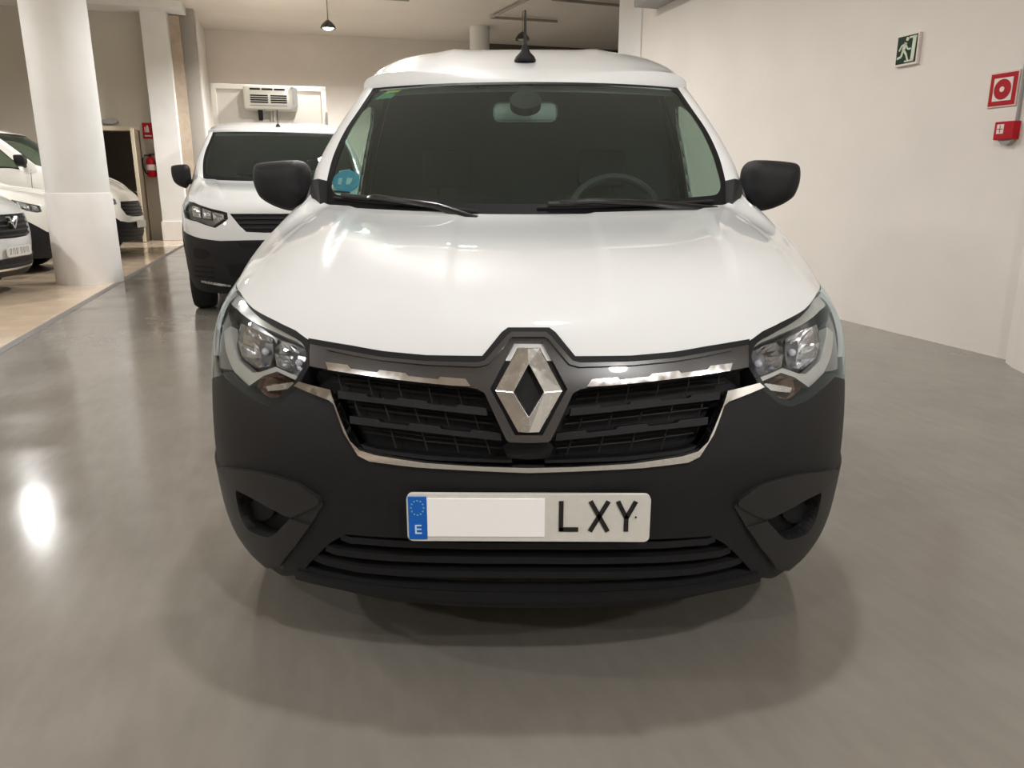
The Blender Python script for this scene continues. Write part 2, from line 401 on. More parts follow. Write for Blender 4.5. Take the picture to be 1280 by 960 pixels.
LAMPS = [(.57, 12, 1.1), (.57, 8.1, 1.2), (.57, 4.2, .5), (.3, .25, .42), (.45, -3.6, 1.), (-4.9, 12.3, .45), (-5.8, 8.3, .8), (-5.6, 4.3, .7), (-5.6, .3, .7), (-4.9, -3.6, .8), (2.9, -5.2, .8)]
for u, v, pw in LAMPS:
    pendant(u, v, 4.30, 'lit pendant lamp hanging over the parking hall', True, 'hall pendant lamps out of the picture', pw)

# ceiling pipes
tag(room_obj(MB().tube([(.6, 15, 4.72), (2.1, 15, 4.72)], .022).build('ceiling_pipe', 'pipe')), 'thin conduit under the ceiling beside the lit pendant lamp', 'pipe')
tag(room_obj(MB().tube([(4.15, 16.5, 4.80), (5.7, 16.5, 4.80)], .03).tube([(4.15, 16.5, 4.8), (4.5, 14.2, 4.8)], .03).build('ceiling_pipe', 'pipe')), 'angled sprinkler pipe under the ceiling in front of slim column', 'pipe')
tag(room_obj(MB().tube([(4.9, 14.5, 4.8), (9.5, 14.9, 4.8)], .03).build('ceiling_pipe', 'pipe')), 'long pipe under the dark ceiling of the far bay', 'pipe')
tag(room_obj(MB().box(WALL_U-.34, WALL_U, 6.6, 8.5, 3.41, CEIL-.002, .01).build('duct_box', 'grey')), 'grey boxed duct high on the white side wall', 'duct')
# wall signs on the right wall (faces -u); built in a local frame x = -v direction
def wall_frame(u, v, z, rz):
    t = empty('sign', rp(u, v, z), ROOM_AZ+rz); return t
def sign_right(v, z, name, label, cat):
    t = wall_frame(WALL_U, v, z, -math.pi/2); t.name = name; tag(t, label, cat); return t     # local +x = -v, local -y = -u (into the room)
e = sign_right(3.945, 2.222, 'exit_sign', 'dark green exit sign with running figure on white wall', 'sign')
MB().box(-.115, .115, -.03, 0, -.115, .115, .004).build('sign_backing', 'signwhite', e)
MB().box(-.105, .1, -.033, -.028, -.098, .105).build('sign_panel', 'signgreen', e)
pic = MB()
def bar2(mb, a, b, w, y0=-.0365, y1=-.032):
    a = Vector(a); b = Vector(b); t = (b-a).normalized(); n = Vector((-t.y, t.x))*w/2
    mb.prism([tuple(a+n), tuple(a-n), tuple(b-n), tuple(b+n)], y0, y1)
bar2(pic, (-.012, .055), (-.035, .0), .03); bar2(pic, (-.01, .05), (-.055, .035), .014); bar2(pic, (-.055, .035), (-.078, .0), .014)
bar2(pic, (-.015, .045), (.012, .005), .013); bar2(pic, (.012, .005), (.045, .004), .013)
bar2(pic, (-.035, .005), (-.05, -.045), .018); bar2(pic, (-.05, -.045), (-.092, -.055), .017); bar2(pic, (-.032, .005), (.002, -.035), .018); bar2(pic, (.002, -.035), (.022, -.08), .016)
pic.lathe([(.015, -.0365), (.015, -.032)], 14, (0, 0, .08), 'y')
pic.build('running_figure', 'signpale', e)
dp = MB(); bar2(dp, (.02, .088), (.095, .088), .014); bar2(dp, (.075, .09), (.068, -.085), .034); bar2(dp, (-.01, -.084), (.085, -.084), .012); dp.build('doorway_symbol', 'signpale', e)
e = sign_right(3.018, 1.83, 'alarm_sign', 'red square fire alarm sign with round button symbol', 'sign')
MB().box(-.115, .115, -.012, 0, -.115, .115, .003).build('sign_backing', 'signpink', e)
MB().box(-.105, .105, -.015, -.01, -.105, .105).build('sign_panel', 'red', e)
MB().box(-.075, .075, -.017, -.012, -.075, .075).build('inner_square', 'signwhite', e)
MB().lathe([(.067, -.020), (.067, -.014)], 32, axis='y').build('ring_symbol', 'red', e)
MB().lathe([(.018, -.023), (.018, -.017)], 20, axis='y').build('centre_dot', 'signwhite', e)
e = sign_right(2.92, 1.553, 'alarm_call_point', 'red fire alarm call point box under its sign', 'alarm')
MB().box(-.078, .078, -.06, 0, -.06, .06, .006).build('case', 'red', e)
MB().box(-.055, .0, -.063, -.055, -.02, .042, .002).build('window_plate', 'signwhite', e)
MB().box(-.03, -.025, -.0645, -.058, -.015, .037).box(-.05, -.005, -.0645, -.058, .008, .013).build('window_print', 'red', e)
MB().prism([(-.05, -.06), (.06, -.06), (.035, -.09), (-.02, -.09)], -.045, -.005).build('cover_flap', 'grey', e)
MB().tube([(.05, -.012, .06), (.05, -.012, CEIL-1.553)], .011).build('conduit', 'grey', e)
# fire extinguisher and its sign by the far pier
e = tag(empty('extinguisher_sign', rp(-3.315, 17.69, 2.345), ROOM_AZ), 'small red extinguisher sign on the wall beside the door', 'sign')
MB().box(-.105, .105, -.012, 0, -.165, .165, .003).build('sign_panel', 'red', e)
MB().box(-.03, .03, -.016, -.01, -.03, .07).box(-.018, .018, -.016, -.01, .07, .11).box(-.06, -.04, -.016, -.01, -.03, .08).build('extinguisher_symbol', 'signwhite', e)
MB().box(-.07, .07, -.016, -.01, -.12, -.09).build('caption_bar', 'signpink', e)
e = tag(empty('fire_extinguisher', rp(-3.30, 17.52, 1.36), ROOM_AZ), 'red fire extinguisher with black hose hung beside the door', 'extinguisher')
MB().lathe([(.02, 0), (.085, .01), (.095, .05), (.095, .33), (.08, .385), (.04, .42), (.03, .44)], 20).build('cylinder', 'red', e, True)
MB().lathe([(.0965, .15), (.0965, .27)], 20).build('body_label', 'signwhite', e)
MB().lathe([(.03, .43), (.03, .47), (.015, .48)], 12).box(-.02, .09, -.015, .015, .475, .5).build('valve', 'black', e)
MB().tube([(-.02, 0, .46), (-.1, -.02, .47), (-.155, -.03, .38), (-.16, -.03, .22), (-.12, -.04, .1), (-.06, -.06, .06)], .016).build('hose', 'black', e, True)
MB().box(-.03, .03, .08, .178, .2, .4).build('wall_bracket', 'grey', e)
e = tag(empty('emergency_light', rp(-4.05, 17.69, 2.52), ROOM_AZ), 'flat oval emergency light above the dark doorway', 'lamp')
MB().lathe([(.17, -.05), (.165, -.06), (.15, -.07)], 24, axis='y').build('diffuser', 'grey', e)
MB().lathe([(.175, 0), (.175, -.052)], 24, axis='y').build('rim', 'pipe', e)
for c in e.children: c.scale = (1, 1, .33)
#@@VANS
# ------------------------------------------------------------------ vans
# A van stands in its own frame: x across, y backwards from the number plate, z up.
# Front wrap surface: front(a, z), a = 0 at the centre line, +-1 at the flank.
PLAN = [np.array(p) for p in [(0, 0), (.2, .008), (.4, .04), (.58, .105), (.72, .2), (.84, .345), (.92, .52), (.97, .73), (1, 1.0), (1.0, 1.4)]]
Y0T = [(.15, .16), (.2, .10), (.24, .06), (.3, .035), (.38, .02), (.46, .012), (.56, 0.), (.62, .0), (.7, .015), (.78, .045), (.85, .085), (.92, .15), (1, .25)]
WZT = [(.15, .76), (.2, .80), (.25, .83), (.3, .85), (.35, .862), (.42, .868), (.5, .872), (.6, .868), (.7, .868), (.8, .87), (.85, .867), (.9, .853), (.95, .825), (1, .80)]
FD = .62
def _tab(t):
    n = 200; zs = np.linspace(t[0][0], t[-1][0], n); v = np.interp(zs, [q[0] for q in t], [q[1] for q in t])
    k = np.ones(13)/13; vp = np.concatenate([2*v[0]-v[6:0:-1], v, 2*v[-1]-v[-2:-8:-1]]); v = np.convolve(vp, k, 'valid')
    return zs, v
_y0, _wz = _tab(Y0T), _tab(WZT)
def plan(a):
    s = abs(a); n = len(PLAN)-1; t = min(s, 1)*n; i = min(int(t), n-1); f = t-i
    p1, p2 = PLAN[i], PLAN[i+1]
    p0 = PLAN[i-1] if i else np.array([-p2[0], p2[1]])
    p3 = PLAN[i+2] if i < n-1 else 2*p2-p1
    c = .5*((2*p1)+(p2-p0)*f+(2*p0-5*p1+4*p2-p3)*f*f+(3*p1-p0-3*p2+p3)*f**3)
    return c
@lru_cache(maxsize=None)
def _front(a, z):
    c = plan(a)
    return (math.copysign(c[0], a)*np.interp(z, *_wz), np.interp(z, *_y0)+c[1]*FD, z)
def front0(a, z): return np.array(_front(float(a), float(z)))
# flank sections: y, then (z, x) from sill to shoulder / roof edge
SIDE = [
 (.44, [(.22, .785), (.5, .835), (.7, .833), (.80, .826), (.87, .803), (.905, .78), (.925, .752)]),
 (.60, [(.22, .825), (.5, .866), (.7, .865), (.82, .855), (.9, .832), (.94, .80), (.962, .768)]),
 (.85, [(.22, .84), (.5, .876), (.75, .875), (.88, .861), (.97, .835), (1.01, .812), (1.032, .782)]),
 (1.10, [(.22, .845), (.5, .875), (.78, .875), (.93, .862), (1.05, .824), (1.1, .79), (1.125, .755)]),
 (1.25, [(.22, .845), (.5, .875), (.78, .875), (.95, .862), (1.06, .825), (1.12, .793), (1.168, .757)]),
 (1.42, [(.22, .848), (.5, .878), (.8, .878), (.98, .868), (1.08, .842), (1.17, .812), (1.25, .780)]),
 (1.60, [(.22, .85), (.5, .88), (.8, .88), (1.0, .866), (1.1, .842), (1.25, .800), (1.37, .756)]),
 (1.93, [(.22, .85), (.5, .88), (.8, .88), (1.0, .866), (1.1, .844), (1.4, .758), (1.585, .678)]),
 (2.4, [(.22, .85), (.5, .88), (.8, .88), (1.0, .868), (1.1, .848), (1.4, .776), (1.645, .70)]),
 (3.0, [(.22, .85), (.5, .88), (.8, .88), (1.0, .874), (1.1, .856), (1.4, .80), (1.67, .71)]),
 (4.1, [(.22, .84), (.5, .872), (.8, .872), (1.0, .866), (1.1, .848), (1.4, .795), (1.66, .695)]),
 (4.36, [(.30, .80), (.5, .845), (.8, .85), (1.0, .845), (1.1, .83), (1.4, .775), (1.62, .675)])]
_SY = np.array([s[0] for s in SIDE]); _SP = [np.array([[x, z] for z, x in s[1]]) for s in SIDE]
@lru_cache(maxsize=None)
def _side(y, j):
    i = int(np.searchsorted(_SY, y)-1); i = min(max(i, 0), len(_SY)-2); f = (y-_SY[i])/(_SY[i+1]-_SY[i])
    f = min(max(f, 0), 1.0)
    def sec(k): return catmull(list(_SP[min(max(k, 0), len(_SP)-1)]), j/6)
    p = [sec(i-1), sec(i), sec(i+1), sec(i+2)]
    h = _SY[i+1]-_SY[i]
    def tan(k, pa, pb, pc):
        k0, k1 = max(k-1, 0), min(k+1, len(_SY)-1); return (pc-pa)/(_SY[k1]-_SY[k0])*h
    m1 = tan(i, p[0], p[1], p[2]); m2 = tan(i+1, p[1], p[2], p[3])
    f2, f3 = f*f, f*f*f
    q = (2*f3-3*f2+1)*p[1]+(f3-2*f2+f)*m1+(-2*f3+3*f2)*p[2]+(f3-f2)*m2
    return (q[0], y, q[1])
def side0(y, j): return np.array(_side(round(float(y), 6), round(float(j), 6)))
@lru_cache(maxsize=None)
def j_of(y, z):
    lo, hi = 0., 6.
    for _ in range(24):
        m_ = (lo+hi)/2
        if _side(y, m_)[2] < z: lo = m_
        else: hi = m_
    return (lo+hi)/2
ZC = [(1.72, 1.585), (1.8, 1.632), (1.9, 1.672), (2.05, 1.726), (2.2, 1.772), (2.4, 1.820), (2.7, 1.84), (3.3, 1.845), (4.1, 1.82), (4.36, 1.78)]
WHEEL_Y, WHEEL_Y2, WHEEL_R = .84, 3.60, .315

_wx = [(0, .716), (.18, .719), (.35, .715), (.5, .703), (.6, .691), (.74, .669), (.88, .651), (1, .637)]
_wt = np.linspace(0, 1, 60)
WSX = (_wt, np.convolve(np.pad(np.interp(_wt, [q[0] for q in _wx], [q[1] for q in _wx]), 3, mode='reflect', reflect_type='odd'), np.ones(7)/7, 'valid'))
class Van:
    def __init__(s, name, loc, rz, label, zmap=None, sx=1., sy=1., group=None, paint='paint'):
        s.root = empty(name, loc, rz); tag(s.root, label, 'van', group)
        s.M = np.array(Matrix.Translation(loc) @ Matrix.Rotation(rz, 4, 'Z')); s.zm = zmap; s.sx = sx; s.sy = sy; s.paint = paint
        s._g = None
    def warp(s, p):
        z = p[2]
        if s.zm: z = np.interp(z, [q[0] for q in s.zm], [q[1] for q in s.zm])
        return np.array([p[0]*s.sx, p[1]*s.sy, z])
    def front(s, a, z): return s.warp(front0(a, z))
    def flank(s, sg):
        def f(y, j):
            p = side0(y, j); p[0] *= sg; return s.warp(p)
        return f
    def world(s, p): return (s.M @ np.array([*p, 1.]))[:3]
    # parameters (a, z) of the front-surface point measured at photo pixel (px, py)
    def az(s, px, py, side=-1):
        if s._g is None:
            s._g = [(a, z, *project(s.world(s.front(a, z)))) for a in np.linspace(-.675, .675, 69) for z in np.linspace(.18, .98, 41)]
        a, z, _, _ = min((g for g in s._g if g[0]*side >= -.02), key=lambda g: (g[2]-px)**2+(g[3]-py)**2)
        t = np.array([px, py])
        for _ in range(6):
            q = project(s.world(s.front(a, z))); e = 1e-4
            J = np.stack([(project(s.world(s.front(a+e, z)))-q)/e, (project(s.world(s.front(a, z+e)))-q)/e], 1)
            if abs(np.linalg.det(J)) < 3e3: break
            d_ = np.linalg.solve(J, t-q); d_[0] = np.clip(d_[0], -.04, .04); d_[1] = np.clip(d_[1], -.04, .04)
            a = float(np.clip(a+d_[0], -.70, .70)); z = float(np.clip(z+d_[1], .16, .99))
        return (a, z)
    def L(s, pts):
        """outline on one half: pixels, or ('az', a, z); returned with a >= 0"""
        out = []
        for p in pts:
            if p[0] == 'az': out.append((abs(p[1]), p[2]))
            else: a, z = s.az(*p); out.append((abs(a), z))
        return out
    def LS(s, pts, n=4):
        q = [np.array(p) for p in s.L(pts)]; return [tuple(catmull_loop(q, k/(n*len(q)))) for k in range(n*len(q))]
    US = [k*.0185 for k in range(-60, 61)]; VS = [k*.02 for k in range(5, 52)]
    def both(s, name, loops, m, off=0, thick=.008, parent=None):
        """one piece spanning the centre line; each loop is given for a >= 0 from centre to centre"""
        ls = []
        for lp in loops:
            if lp[0][0] < .02 and lp[-1][0] < .02:
                r = [(max(a, 0), z) for a, z in lp]; r[0] = (0, r[0][1]); r[-1] = (0, r[-1][1])
                ls.append(r+[(-a, z) for a, z in reversed(r[1:-1])])
            else:
                ls.append(lp); ls.append([(-a, z) for a, z in reversed(lp)])
        return skin(name, s.front, ls, m, parent or s.root, off, thick, s.US, s.VS)
    def pair(s, name, loops, m, off=0, thick=.008, parents=None):
        res = []
        for k, sg in enumerate((-1, 1)):
            ls = [[(sg*a, z) for a, z in lp] for lp in loops]
            res.append(skin(name, s.front, ls, m, parents[k] if parents else s.root, off, thick, s.US, s.VS))
        return res
    # ---- body shell shared by all vans
    def hood(s, edge, edge_tip_dir=.5, crease=.012, mname=None):
        """edge: list of (a, z) from centre to lamp tip; lofted to the windscreen base"""
        n = 72; e = [np.array(p) for p in edge]
        d = [0]
        for i in range(1, len(e)): d.append(d[-1]+np.linalg.norm((s.front(*e[i])-s.front(*e[i-1]))))
        d = np.array(d)/d[-1]
        cols = []
        for k in range(n+1):
            u = k/n; a = float(np.interp(u, d, [p[0] for p in e])); z = float(np.interp(u, d, [p[1] for p in e]))
            p0 = front0(a, z); hh = .01; tv = (front0(a, z+hh)-front0(a, z-hh)); tv /= np.linalg.norm(tv)
            xb = .752*(p0[0]/front0(*e[-1])[0]); sb = xb/.752
            p1 = np.array([xb, 1.03+.2*sb**2, 1.103+.020*sb**2+.028*smooth01(.9, 1, sb)])
            w = smooth01(.55, 1, u)
            ln = np.linalg.norm(p1-p0)
            t0 = tv*(1-w)+np.array([.10, .92, .36])*w; t0 = t0/np.linalg.norm(t0)*ln*(.85 if w < .5 else .95)
            t1 = np.array([-.05*sb, 1, .20])*ln*.95
            cols.append((p0, t0, p1, t1))
        m_ = 30; V = []; ts = [(i/m_)**1.15 for i in range(m_+1)]
        rows = []
        for t in ts:
            h00 = 2*t**3-3*t*t+1; h10 = t**3-2*t*t+t; h01 = -2*t**3+3*t*t; h11 = t**3-t*t
            row = []
            for p0, t0, p1, t1 in cols:
                p = h00*p0+h10*t0+h01*p1+h11*t1
                x = abs(p[0])
                xs_ = .462+.125*t; p[2] += crease*(smooth01(xs_-.010, xs_+.022, x)*(1-smooth01(.66, .75, x)))*smooth01(.15, .30, t)*(1-.5*smooth01(.85, 1, t))
                xr_ = .175+.04*t; p[2] -= .40*crease*(1-smooth01(xr_-.012, xr_+.012, x))*smooth01(.11, .17, t)
                row.append(p)
            rows.append(row)
        full = []
        for row in rows:
            full.append([s.warp(np.array([-p[0], p[1], p[2]])) for p in reversed(row[1:])]+[s.warp(p) for p in row])
        nv = len(full[0]); V = [p for r_ in full for p in r_]
        f = grid_faces(len(full), nv)
        # front lip turned inwards
        k0 = len(V); V += [p+np.array([0, .012, -.004]) for p in full[0]]
        f += [(k0+j, j, j+1, k0+j+1) for j in range(nv-1)]
        o = obj('bonnet', V, f, mname or s.paint, s.root, smooth=True, fixn=True)
        o.data.set_sharp_from_angle(angle=R(40))
        s.ridge = [r_[-1] for r_ in rows]
        return o
    def ws(s, q, t):
        """windscreen surface, q in -1..1 across, t 0 base .. 1 header"""
        b = np.array([.705*q, 1.02+.20*q*q, 1.082+.035*q*q]); h = np.array([.645*q, 1.715+.16*q*q, 1.586-.004*q**4])
        p = b+(h-b)*t; p[0] = q*float(np.interp(t, WSX[0], WSX[1])); bu = 4*t*(1-t); p[1] -= .028*bu; p[2] += .012*bu
        return s.warp(p)
    def shell(s, fender_top=True, door_glass='sideglass', panel_from=2.28, rear_glass=False):
        P_ = s.root
        for sg in (-1, 1):
            fl = s.flank(sg)
            def pt(y, z): return (y, j_of(y, z))
            arch = lambda cy, a0, a1, r_=.375, n=16: [(cy+r_*math.cos(a0+(a1-a0)*k/n), .31+r_*math.sin(a0+(a1-a0)*k/n)) for k in range(n+1)]
            ys = [.44+.06*k for k in range(66)]; js = [.25*k for k in range(25)]
            # white flank from front wing to tail, wheel arches notched out, door window open
            lo = [(.47, .42)]+[(y, max(z, .24)) for y, z in arch(WHEEL_Y, math.pi*.93, .04)]+[(1.24, .3), (3.2, .3)]+[(y, max(z, .25)) for y, z in arch(WHEEL_Y2, math.pi*.96, .04)]+[(4.36, .32)]
            outer = [pt(y, z) for y, z in lo]+[(4.36, 6)]+[(y, 6) for y in (3.9, 3.3, 2.7, 2.3, 2.1, 1.93, 1.75, 1.6, 1.45, 1.25, 1.1, .95, .8, .7, .6, .5, .45)]+[(.45, j_of(.45, .6))]
            wtop = lambda y: 5.55
            win = [(1.47, j_of(1.47, 1.115)), (2.42, j_of(2.42, 1.10)), (2.45, j_of(2.45, 1.16)), (2.43, 5.3), (2.33, 5.6), (2.1, 5.57), (1.9, 5.45), (1.68, 5.22), (1.53, 4.92)]
            loops = [outer, win]
            sd = skin('side_panel', fl, loops, s.paint, P_, 0, .012, ys, js)
            gl = skin('door_window', fl, [win], door_glass, P_, -.006, .0, ys, js)
            skin('window_seal', fl, [[(1.45, j_of(1.45, 1.10)), (2.44, j_of(2.44, 1.085)), (2.475, j_of(2.475, 1.15)), (2.45, 5.36), (2.34, 5.66), (2.09, 5.63), (1.89, 5.51), (1.665, 5.29), (1.51, 4.97)], win], 'black', P_, .003, .012, ys, js)
            bl = [(1.36, j_of(1.36, 1.085)), (1.47, j_of(1.47, 1.085)), (2.42, j_of(2.42, 1.085)), (2.58, j_of(2.58, 1.085))]
            skin('door_trim', fl, [[(1.36, j_of(1.36, .6)), (2.58, j_of(2.58, .5))]+bl[::-1]], 'trim', sd, -.03, .0, ys, js)
            skin('pillar_lining', fl, [bl+[(2.58, 5.95), (2.3, 5.95), (2.1, 5.92), (1.93, 5.88), (1.75, 5.85), (1.55, 5.8), (1.40, 5.7)], win], 'trimlight', sd, -.018, .0, ys, js)
            skin('centre_pillar_lining', fl, [[(2.455, j_of(2.455, 1.09)), (2.60, j_of(2.6, 1.09)), (2.60, 5.95), (2.44, 5.95)]], 'trim', sd, -.03, .0, ys, js)
            # sill and arch flares
            skin('sill', fl, [[pt(1.235, .235), pt(3.2, .235), pt(3.2, .31), pt(1.235, .31)]], 'plastic', P_, .004, .03, ys, js)
            for cy in (WHEEL_Y, WHEEL_Y2):
                a1 = [(y, max(z, .24)) for y, z in arch(cy, math.pi*.95, .04, .378)]; a2 = [(y, max(z, .24)) for y, z in arch(cy, .04, math.pi*.95, .42)]
                if cy == WHEEL_Y: a1 = [q for q in a1 if q[0] > .475]; a2 = [q for q in a2 if q[0] > .455]
                skin('arch_flare', fl, [[pt(y, z) for y, z in a1+a2]], 'plastic', P_, .006, .02, ys, js)
                # liner
                n = 18; V = []
                for k in range(n+1):
                    th = math.pi*k/n
                    for x in (.52, .80): V.append(s.warp(np.array([sg*x, cy+.375*math.cos(th), .31+.375*math.sin(th)])))
                obj('arch_liner', V, grid_faces(n+1, 2), 'black', P_)
            # wing edge between bonnet and flank, and the wing's return behind the lamp
            rg = [p for p in s.ridge if .40 < p[1] < 1.26]; V = []
            for p in rg:
                q = side0(max(p[1], .45), 4.6); q[1] = p[1]; m_ = side0(max(p[1], .45), 5.5); m_[1] = p[1]
                m_ = (m_+(p+q)/2)/2
                for w_ in (p+np.array([-.004, 0, -.003]), m_+np.array([.002, 0, .004]), q+np.array([-.002, 0, 0])): V.append(s.warp(np.array([sg*w_[0], w_[1], w_[2]])))
            obj('wing_edge', V, grid_faces(len(rg), 3), s.paint, P_, smooth=True, fixn=True)
            skin('wing_return', s.front, [[(sg*a_, z_) for a_, z_ in ((.765, .70), (.80, .70), (.88, .74), (.90, .85), (.88, .93), (.82, .962), (.745, .95), (.757, .90), (.765, .83))]], s.paint, P_, -.0015, .012, s.US, s.VS)
            # door gaps
            for yy in (1.30, 2.52):
                z0, z1 = .34, (1.10 if yy < 2 else 1.58)
                V = []; nn = 14
                for k in range(nn+1):
                    z = z0+(z1-z0)*k/nn
                    for dy in (-.004, .004): p = fl(yy+dy, j_of(yy, z)); V.append(p+np.array([sg*.0015, 0, 0]))
                obj('door_gap', V, grid_faces(nn+1, 2), 'black', P_)
            hd = s.warp(np.array([sg*.878, 2.36, .93]))
            MB().box(hd[0]-.02, hd[0]+.02, hd[1]-.09, hd[1]+.09, hd[2]-.018, hd[2]+.018, .008).build('door_handle', 'plastic', P_)
            # windscreen pillar
            V = []; n = 20
            for k in range(n+1):
                t = k/n; g = s.ws(sg*.985, t); top = None
                yy = 1.245+(1.93-1.245)*t; o_ = fl(yy, 6.0)
                g0 = s.ws(sg*.97, t)
                for w in (0, .12, .35, .65, 1):
                    p = g*(1-w)+o_*w; bu = math.sin(math.pi*min(w, 1)); p = p+np.array([sg*.012, -.012, .006])*bu
                    if w == 0: p = g+np.array([0, .004, -.002])
                    V.append(p)
            obj('windscreen_pillar', V, grid_faces(n+1, 5), s.paint, P_, smooth=True, fixn=True)
        # roof
        stations = [0, .25, .5, .75, 1]; rows = []; n = 24
        def roofpt(x_fr, y):
            e = side0(min(y, 4.36), 6.0); zc = np.interp(y, [q[0] for q in ZC], [q[1] for q in ZC]); xt, zt = e[0], e[2]
            p_ = 3.0
            z = zt+(zc-zt)*(max(0, 1-abs(x_fr)**p_))**(1/p_)
            z += .009*(math.exp(-((abs(x_fr*xt)-.33)/.05)**2)+math.exp(-((abs(x_fr*xt)-.14)/.05)**2)*0)*smooth01(2.1, 2.35, y)
            return np.array([x_fr*xt, y, z])
        def fr(k):
            t = k/n; return 1-(1-t)**1.6
        xs = [-fr(k) for k in range(n, 0, -1)]+[fr(k) for k in range(n+1)]
        ylist = [1.93, 1.99, 2.06, 2.15, 2.25, 2.35, 2.45, 2.6, 2.8, 3.1, 3.5, 3.9, 4.15, 4.3, 4.36]
        hdr = []
        for q in xs:
            y = 1.715+.215*q*q; z = 1.588-.003*q**4; hdr.append(np.array([.686*q, y, z]))
        rows.append([p+np.array([0, -.004, -.012]) for p in hdr]); rows.append(hdr)
        for w in (.2, .45, .72):
            r_ = []
            for q, h in zip(xs, hdr):
                y = h[1]+(1.93-h[1])*w+1e-4; b_ = np.interp(y, [k_[0] for k_ in ZC], [k_[1] for k_ in ZC])
                e = side0(1.93, 6.0)
                r_.append(np.array([.686*q, y, 1.585+(b_-1.585)*(max(0, 1-abs(q)**3.0))**(1/3.0)]))
            rows.append(r_)
        for y in ylist: rows.append([roofpt(q, y) for q in xs])
        V = [s.warp(p) for r_ in rows for p in r_]
        o = obj('roof', V, grid_faces(len(rows), len(xs)), s.paint, P_, smooth=True, fixn=True)
        # headliner
        V = [s.warp(p+np.array([0, 0.01, -.035])) for r_ in rows[1:12] for p in r_]
        obj('headliner', V, grid_faces(11, len(xs)), 'trimlight', P_, smooth=True)
        # tail
        t_side = [side0(4.36, .5*k) for k in range(13)]; t_roof = [roofpt(q, 4.36) for q in xs]
        loop = [np.array([-p[0], p[1], p[2]]) for p in t_side]+t_roof+[p for p in reversed(t_side)]
        loop = [s.warp(p) for p in loop]; V = loop+[p*np.array([.93, 1, .97])+np.array([0, .03, .02]) for p in loop]
        nL = len(loop); f = [(i, (i+1) % nL, nL+(i+1) % nL, nL+i) for i in range(nL)]+[tuple(range(nL, 2*nL))]
        obj('rear_doors', V, f, s.paint, P_, fixn=True)
        # windscreen with black printed border
        nq, nt_ = 40, 24
        V = [s.ws(-1+2*i/nq, j/nt_) for i in range(nq+1) for j in range(nt_+1)]
        g = obj('windscreen', V, grid_faces(nq+1, nt_+1), 'glass', P_, smooth=True)
        rad = .05
        def wfn(q, t): return s.ws(q, t)
        def rr(q0, q1, t0, t1, r1, r2, n_=6):
            L_ = []
            for cx, cy, a0 in ((q1-r1, t0+r2, -90), (q1-r1, t1-r2, 0), (q0+r1, t1-r2, 90), (q0+r1, t0+r2, 180)):
                for k in range(n_+1):
                    a_ = R(a0+90*k/n_); L_.append((cx+r1*math.cos(a_), cy+r2*math.sin(a_)))
            return L_
        qs = [-.98+.04*k for k in range(50)]; tts = [.05*k for k in range(1, 20)]
        skin('windscreen_border', wfn, [[(-1, 0), (1, 0), (1, 1), (-1, 1)], rr(-.965, .965, .085, .975, .05, .08)], 'black', g, .002, 0, qs, tts)
        # underbody, firewall, cowl
        w = s.warp
        def wbox(x0, x1, y0, y1, z0, z1):
            a_, b_ = w(np.array([x0, y0, z0])), w(np.array([x1, y1, z1])); return MB().box(a_[0], b_[0], a_[1], b_[1], a_[2], b_[2])
        wbox(-.60, .60, .42, 4.3, .2, .3).build('underbody', 'black', P_)
        wbox(-.48, .48, .15, .2, .30, .8).build('radiator_panel', 'black', P_)
        wbox(-.7, .7, 1.28, 1.32, .25, 1.02).build('firewall', 'black', P_)
        V = []
        for i in range(25):
            q = -1+2*i/24
            a_ = s.ws(q, .02); V += [a_+np.array([0, -.10, -.028]), a_+np.array([0, .01, -.015]), a_+np.array([0, .08, -.05])]
        obj('cowl', V, grid_faces(25, 3), 'black', P_, smooth=True)
        # cabin: dashboard, bulkhead, seats, steering wheel
        V = []
        for i in range(25):
            q = -1+2*i/24; a_ = s.ws(q*.96, .06)
            yb = w(np.array([0, 1.62, 0]))[1]; zz = a_[2]
            V += [a_+np.array([0, .035, -.03]), np.array([a_[0], (a_[1]*.6+yb*.4), zz-.005]), np.array([a_[0], yb-.04, zz-.02]), np.array([a_[0], yb, zz-.07]), np.array([a_[0], yb-.03, zz-.45])]
        obj('dashboard', V, grid_faces(25, 5), 'dash', P_, smooth=True)
        bs = [side0(2.62, .5*k) for k in range(13)]; bs = [np.array([p[0]-.035, 2.62, p[2]]) for p in bs]
        bl_ = bs+[roofpt(q, 2.62)+np.array([0, 0, -.03]) for q in (.85, .6, .3, 0, -.3, -.6, -.85)]+[np.array([-p[0], p[1], p[2]]) for p in reversed(bs)]
        obj('bulkhead', [s.warp(p) for p in bl_], [tuple(range(len(bl_)))], 'bulkhead', P_)
        for sg in (-1, 1):
            c = w(np.array([sg*.38, 2.20, .60])); zt = w(np.array([0, 0, 1.14]))[2]
            st = MB().box(c[0]-.25, c[0]+.25, c[1]-.25, c[1]+.22, c[2]-.12, c[2]+.02, .05).build('seat_cushion', 'seat', P_, True)
            MB().box(c[0]-.25, c[0]+.25, c[1]+.14, c[1]+.28, c[2], zt, .05).build('seat_backrest', 'seat', st, True)
            MB().box(c[0]-.12, c[0]+.12, c[1]+.17, c[1]+.26, zt+.04, zt+.22, .035).tube([(c[0]-.05, c[1]+.21, zt-.03), (c[0]-.05, c[1]+.21, zt+.06)], .008).tube([(c[0]+.05, c[1]+.21, zt-.03), (c[0]+.05, c[1]+.21, zt+.06)], .008).build('headrest', 'seat', st, True)
        c = w(np.array([.37, 1.70, 1.06])); ti = R(62); pts = []
        for k in range(33):
            a_ = 2*math.pi*k/32; x, h = .185*math.cos(a_), .185*math.sin(a_); pts.append((c[0]+x, c[1]+h*math.cos(ti)*.6, c[2]+h*math.sin(ti)))
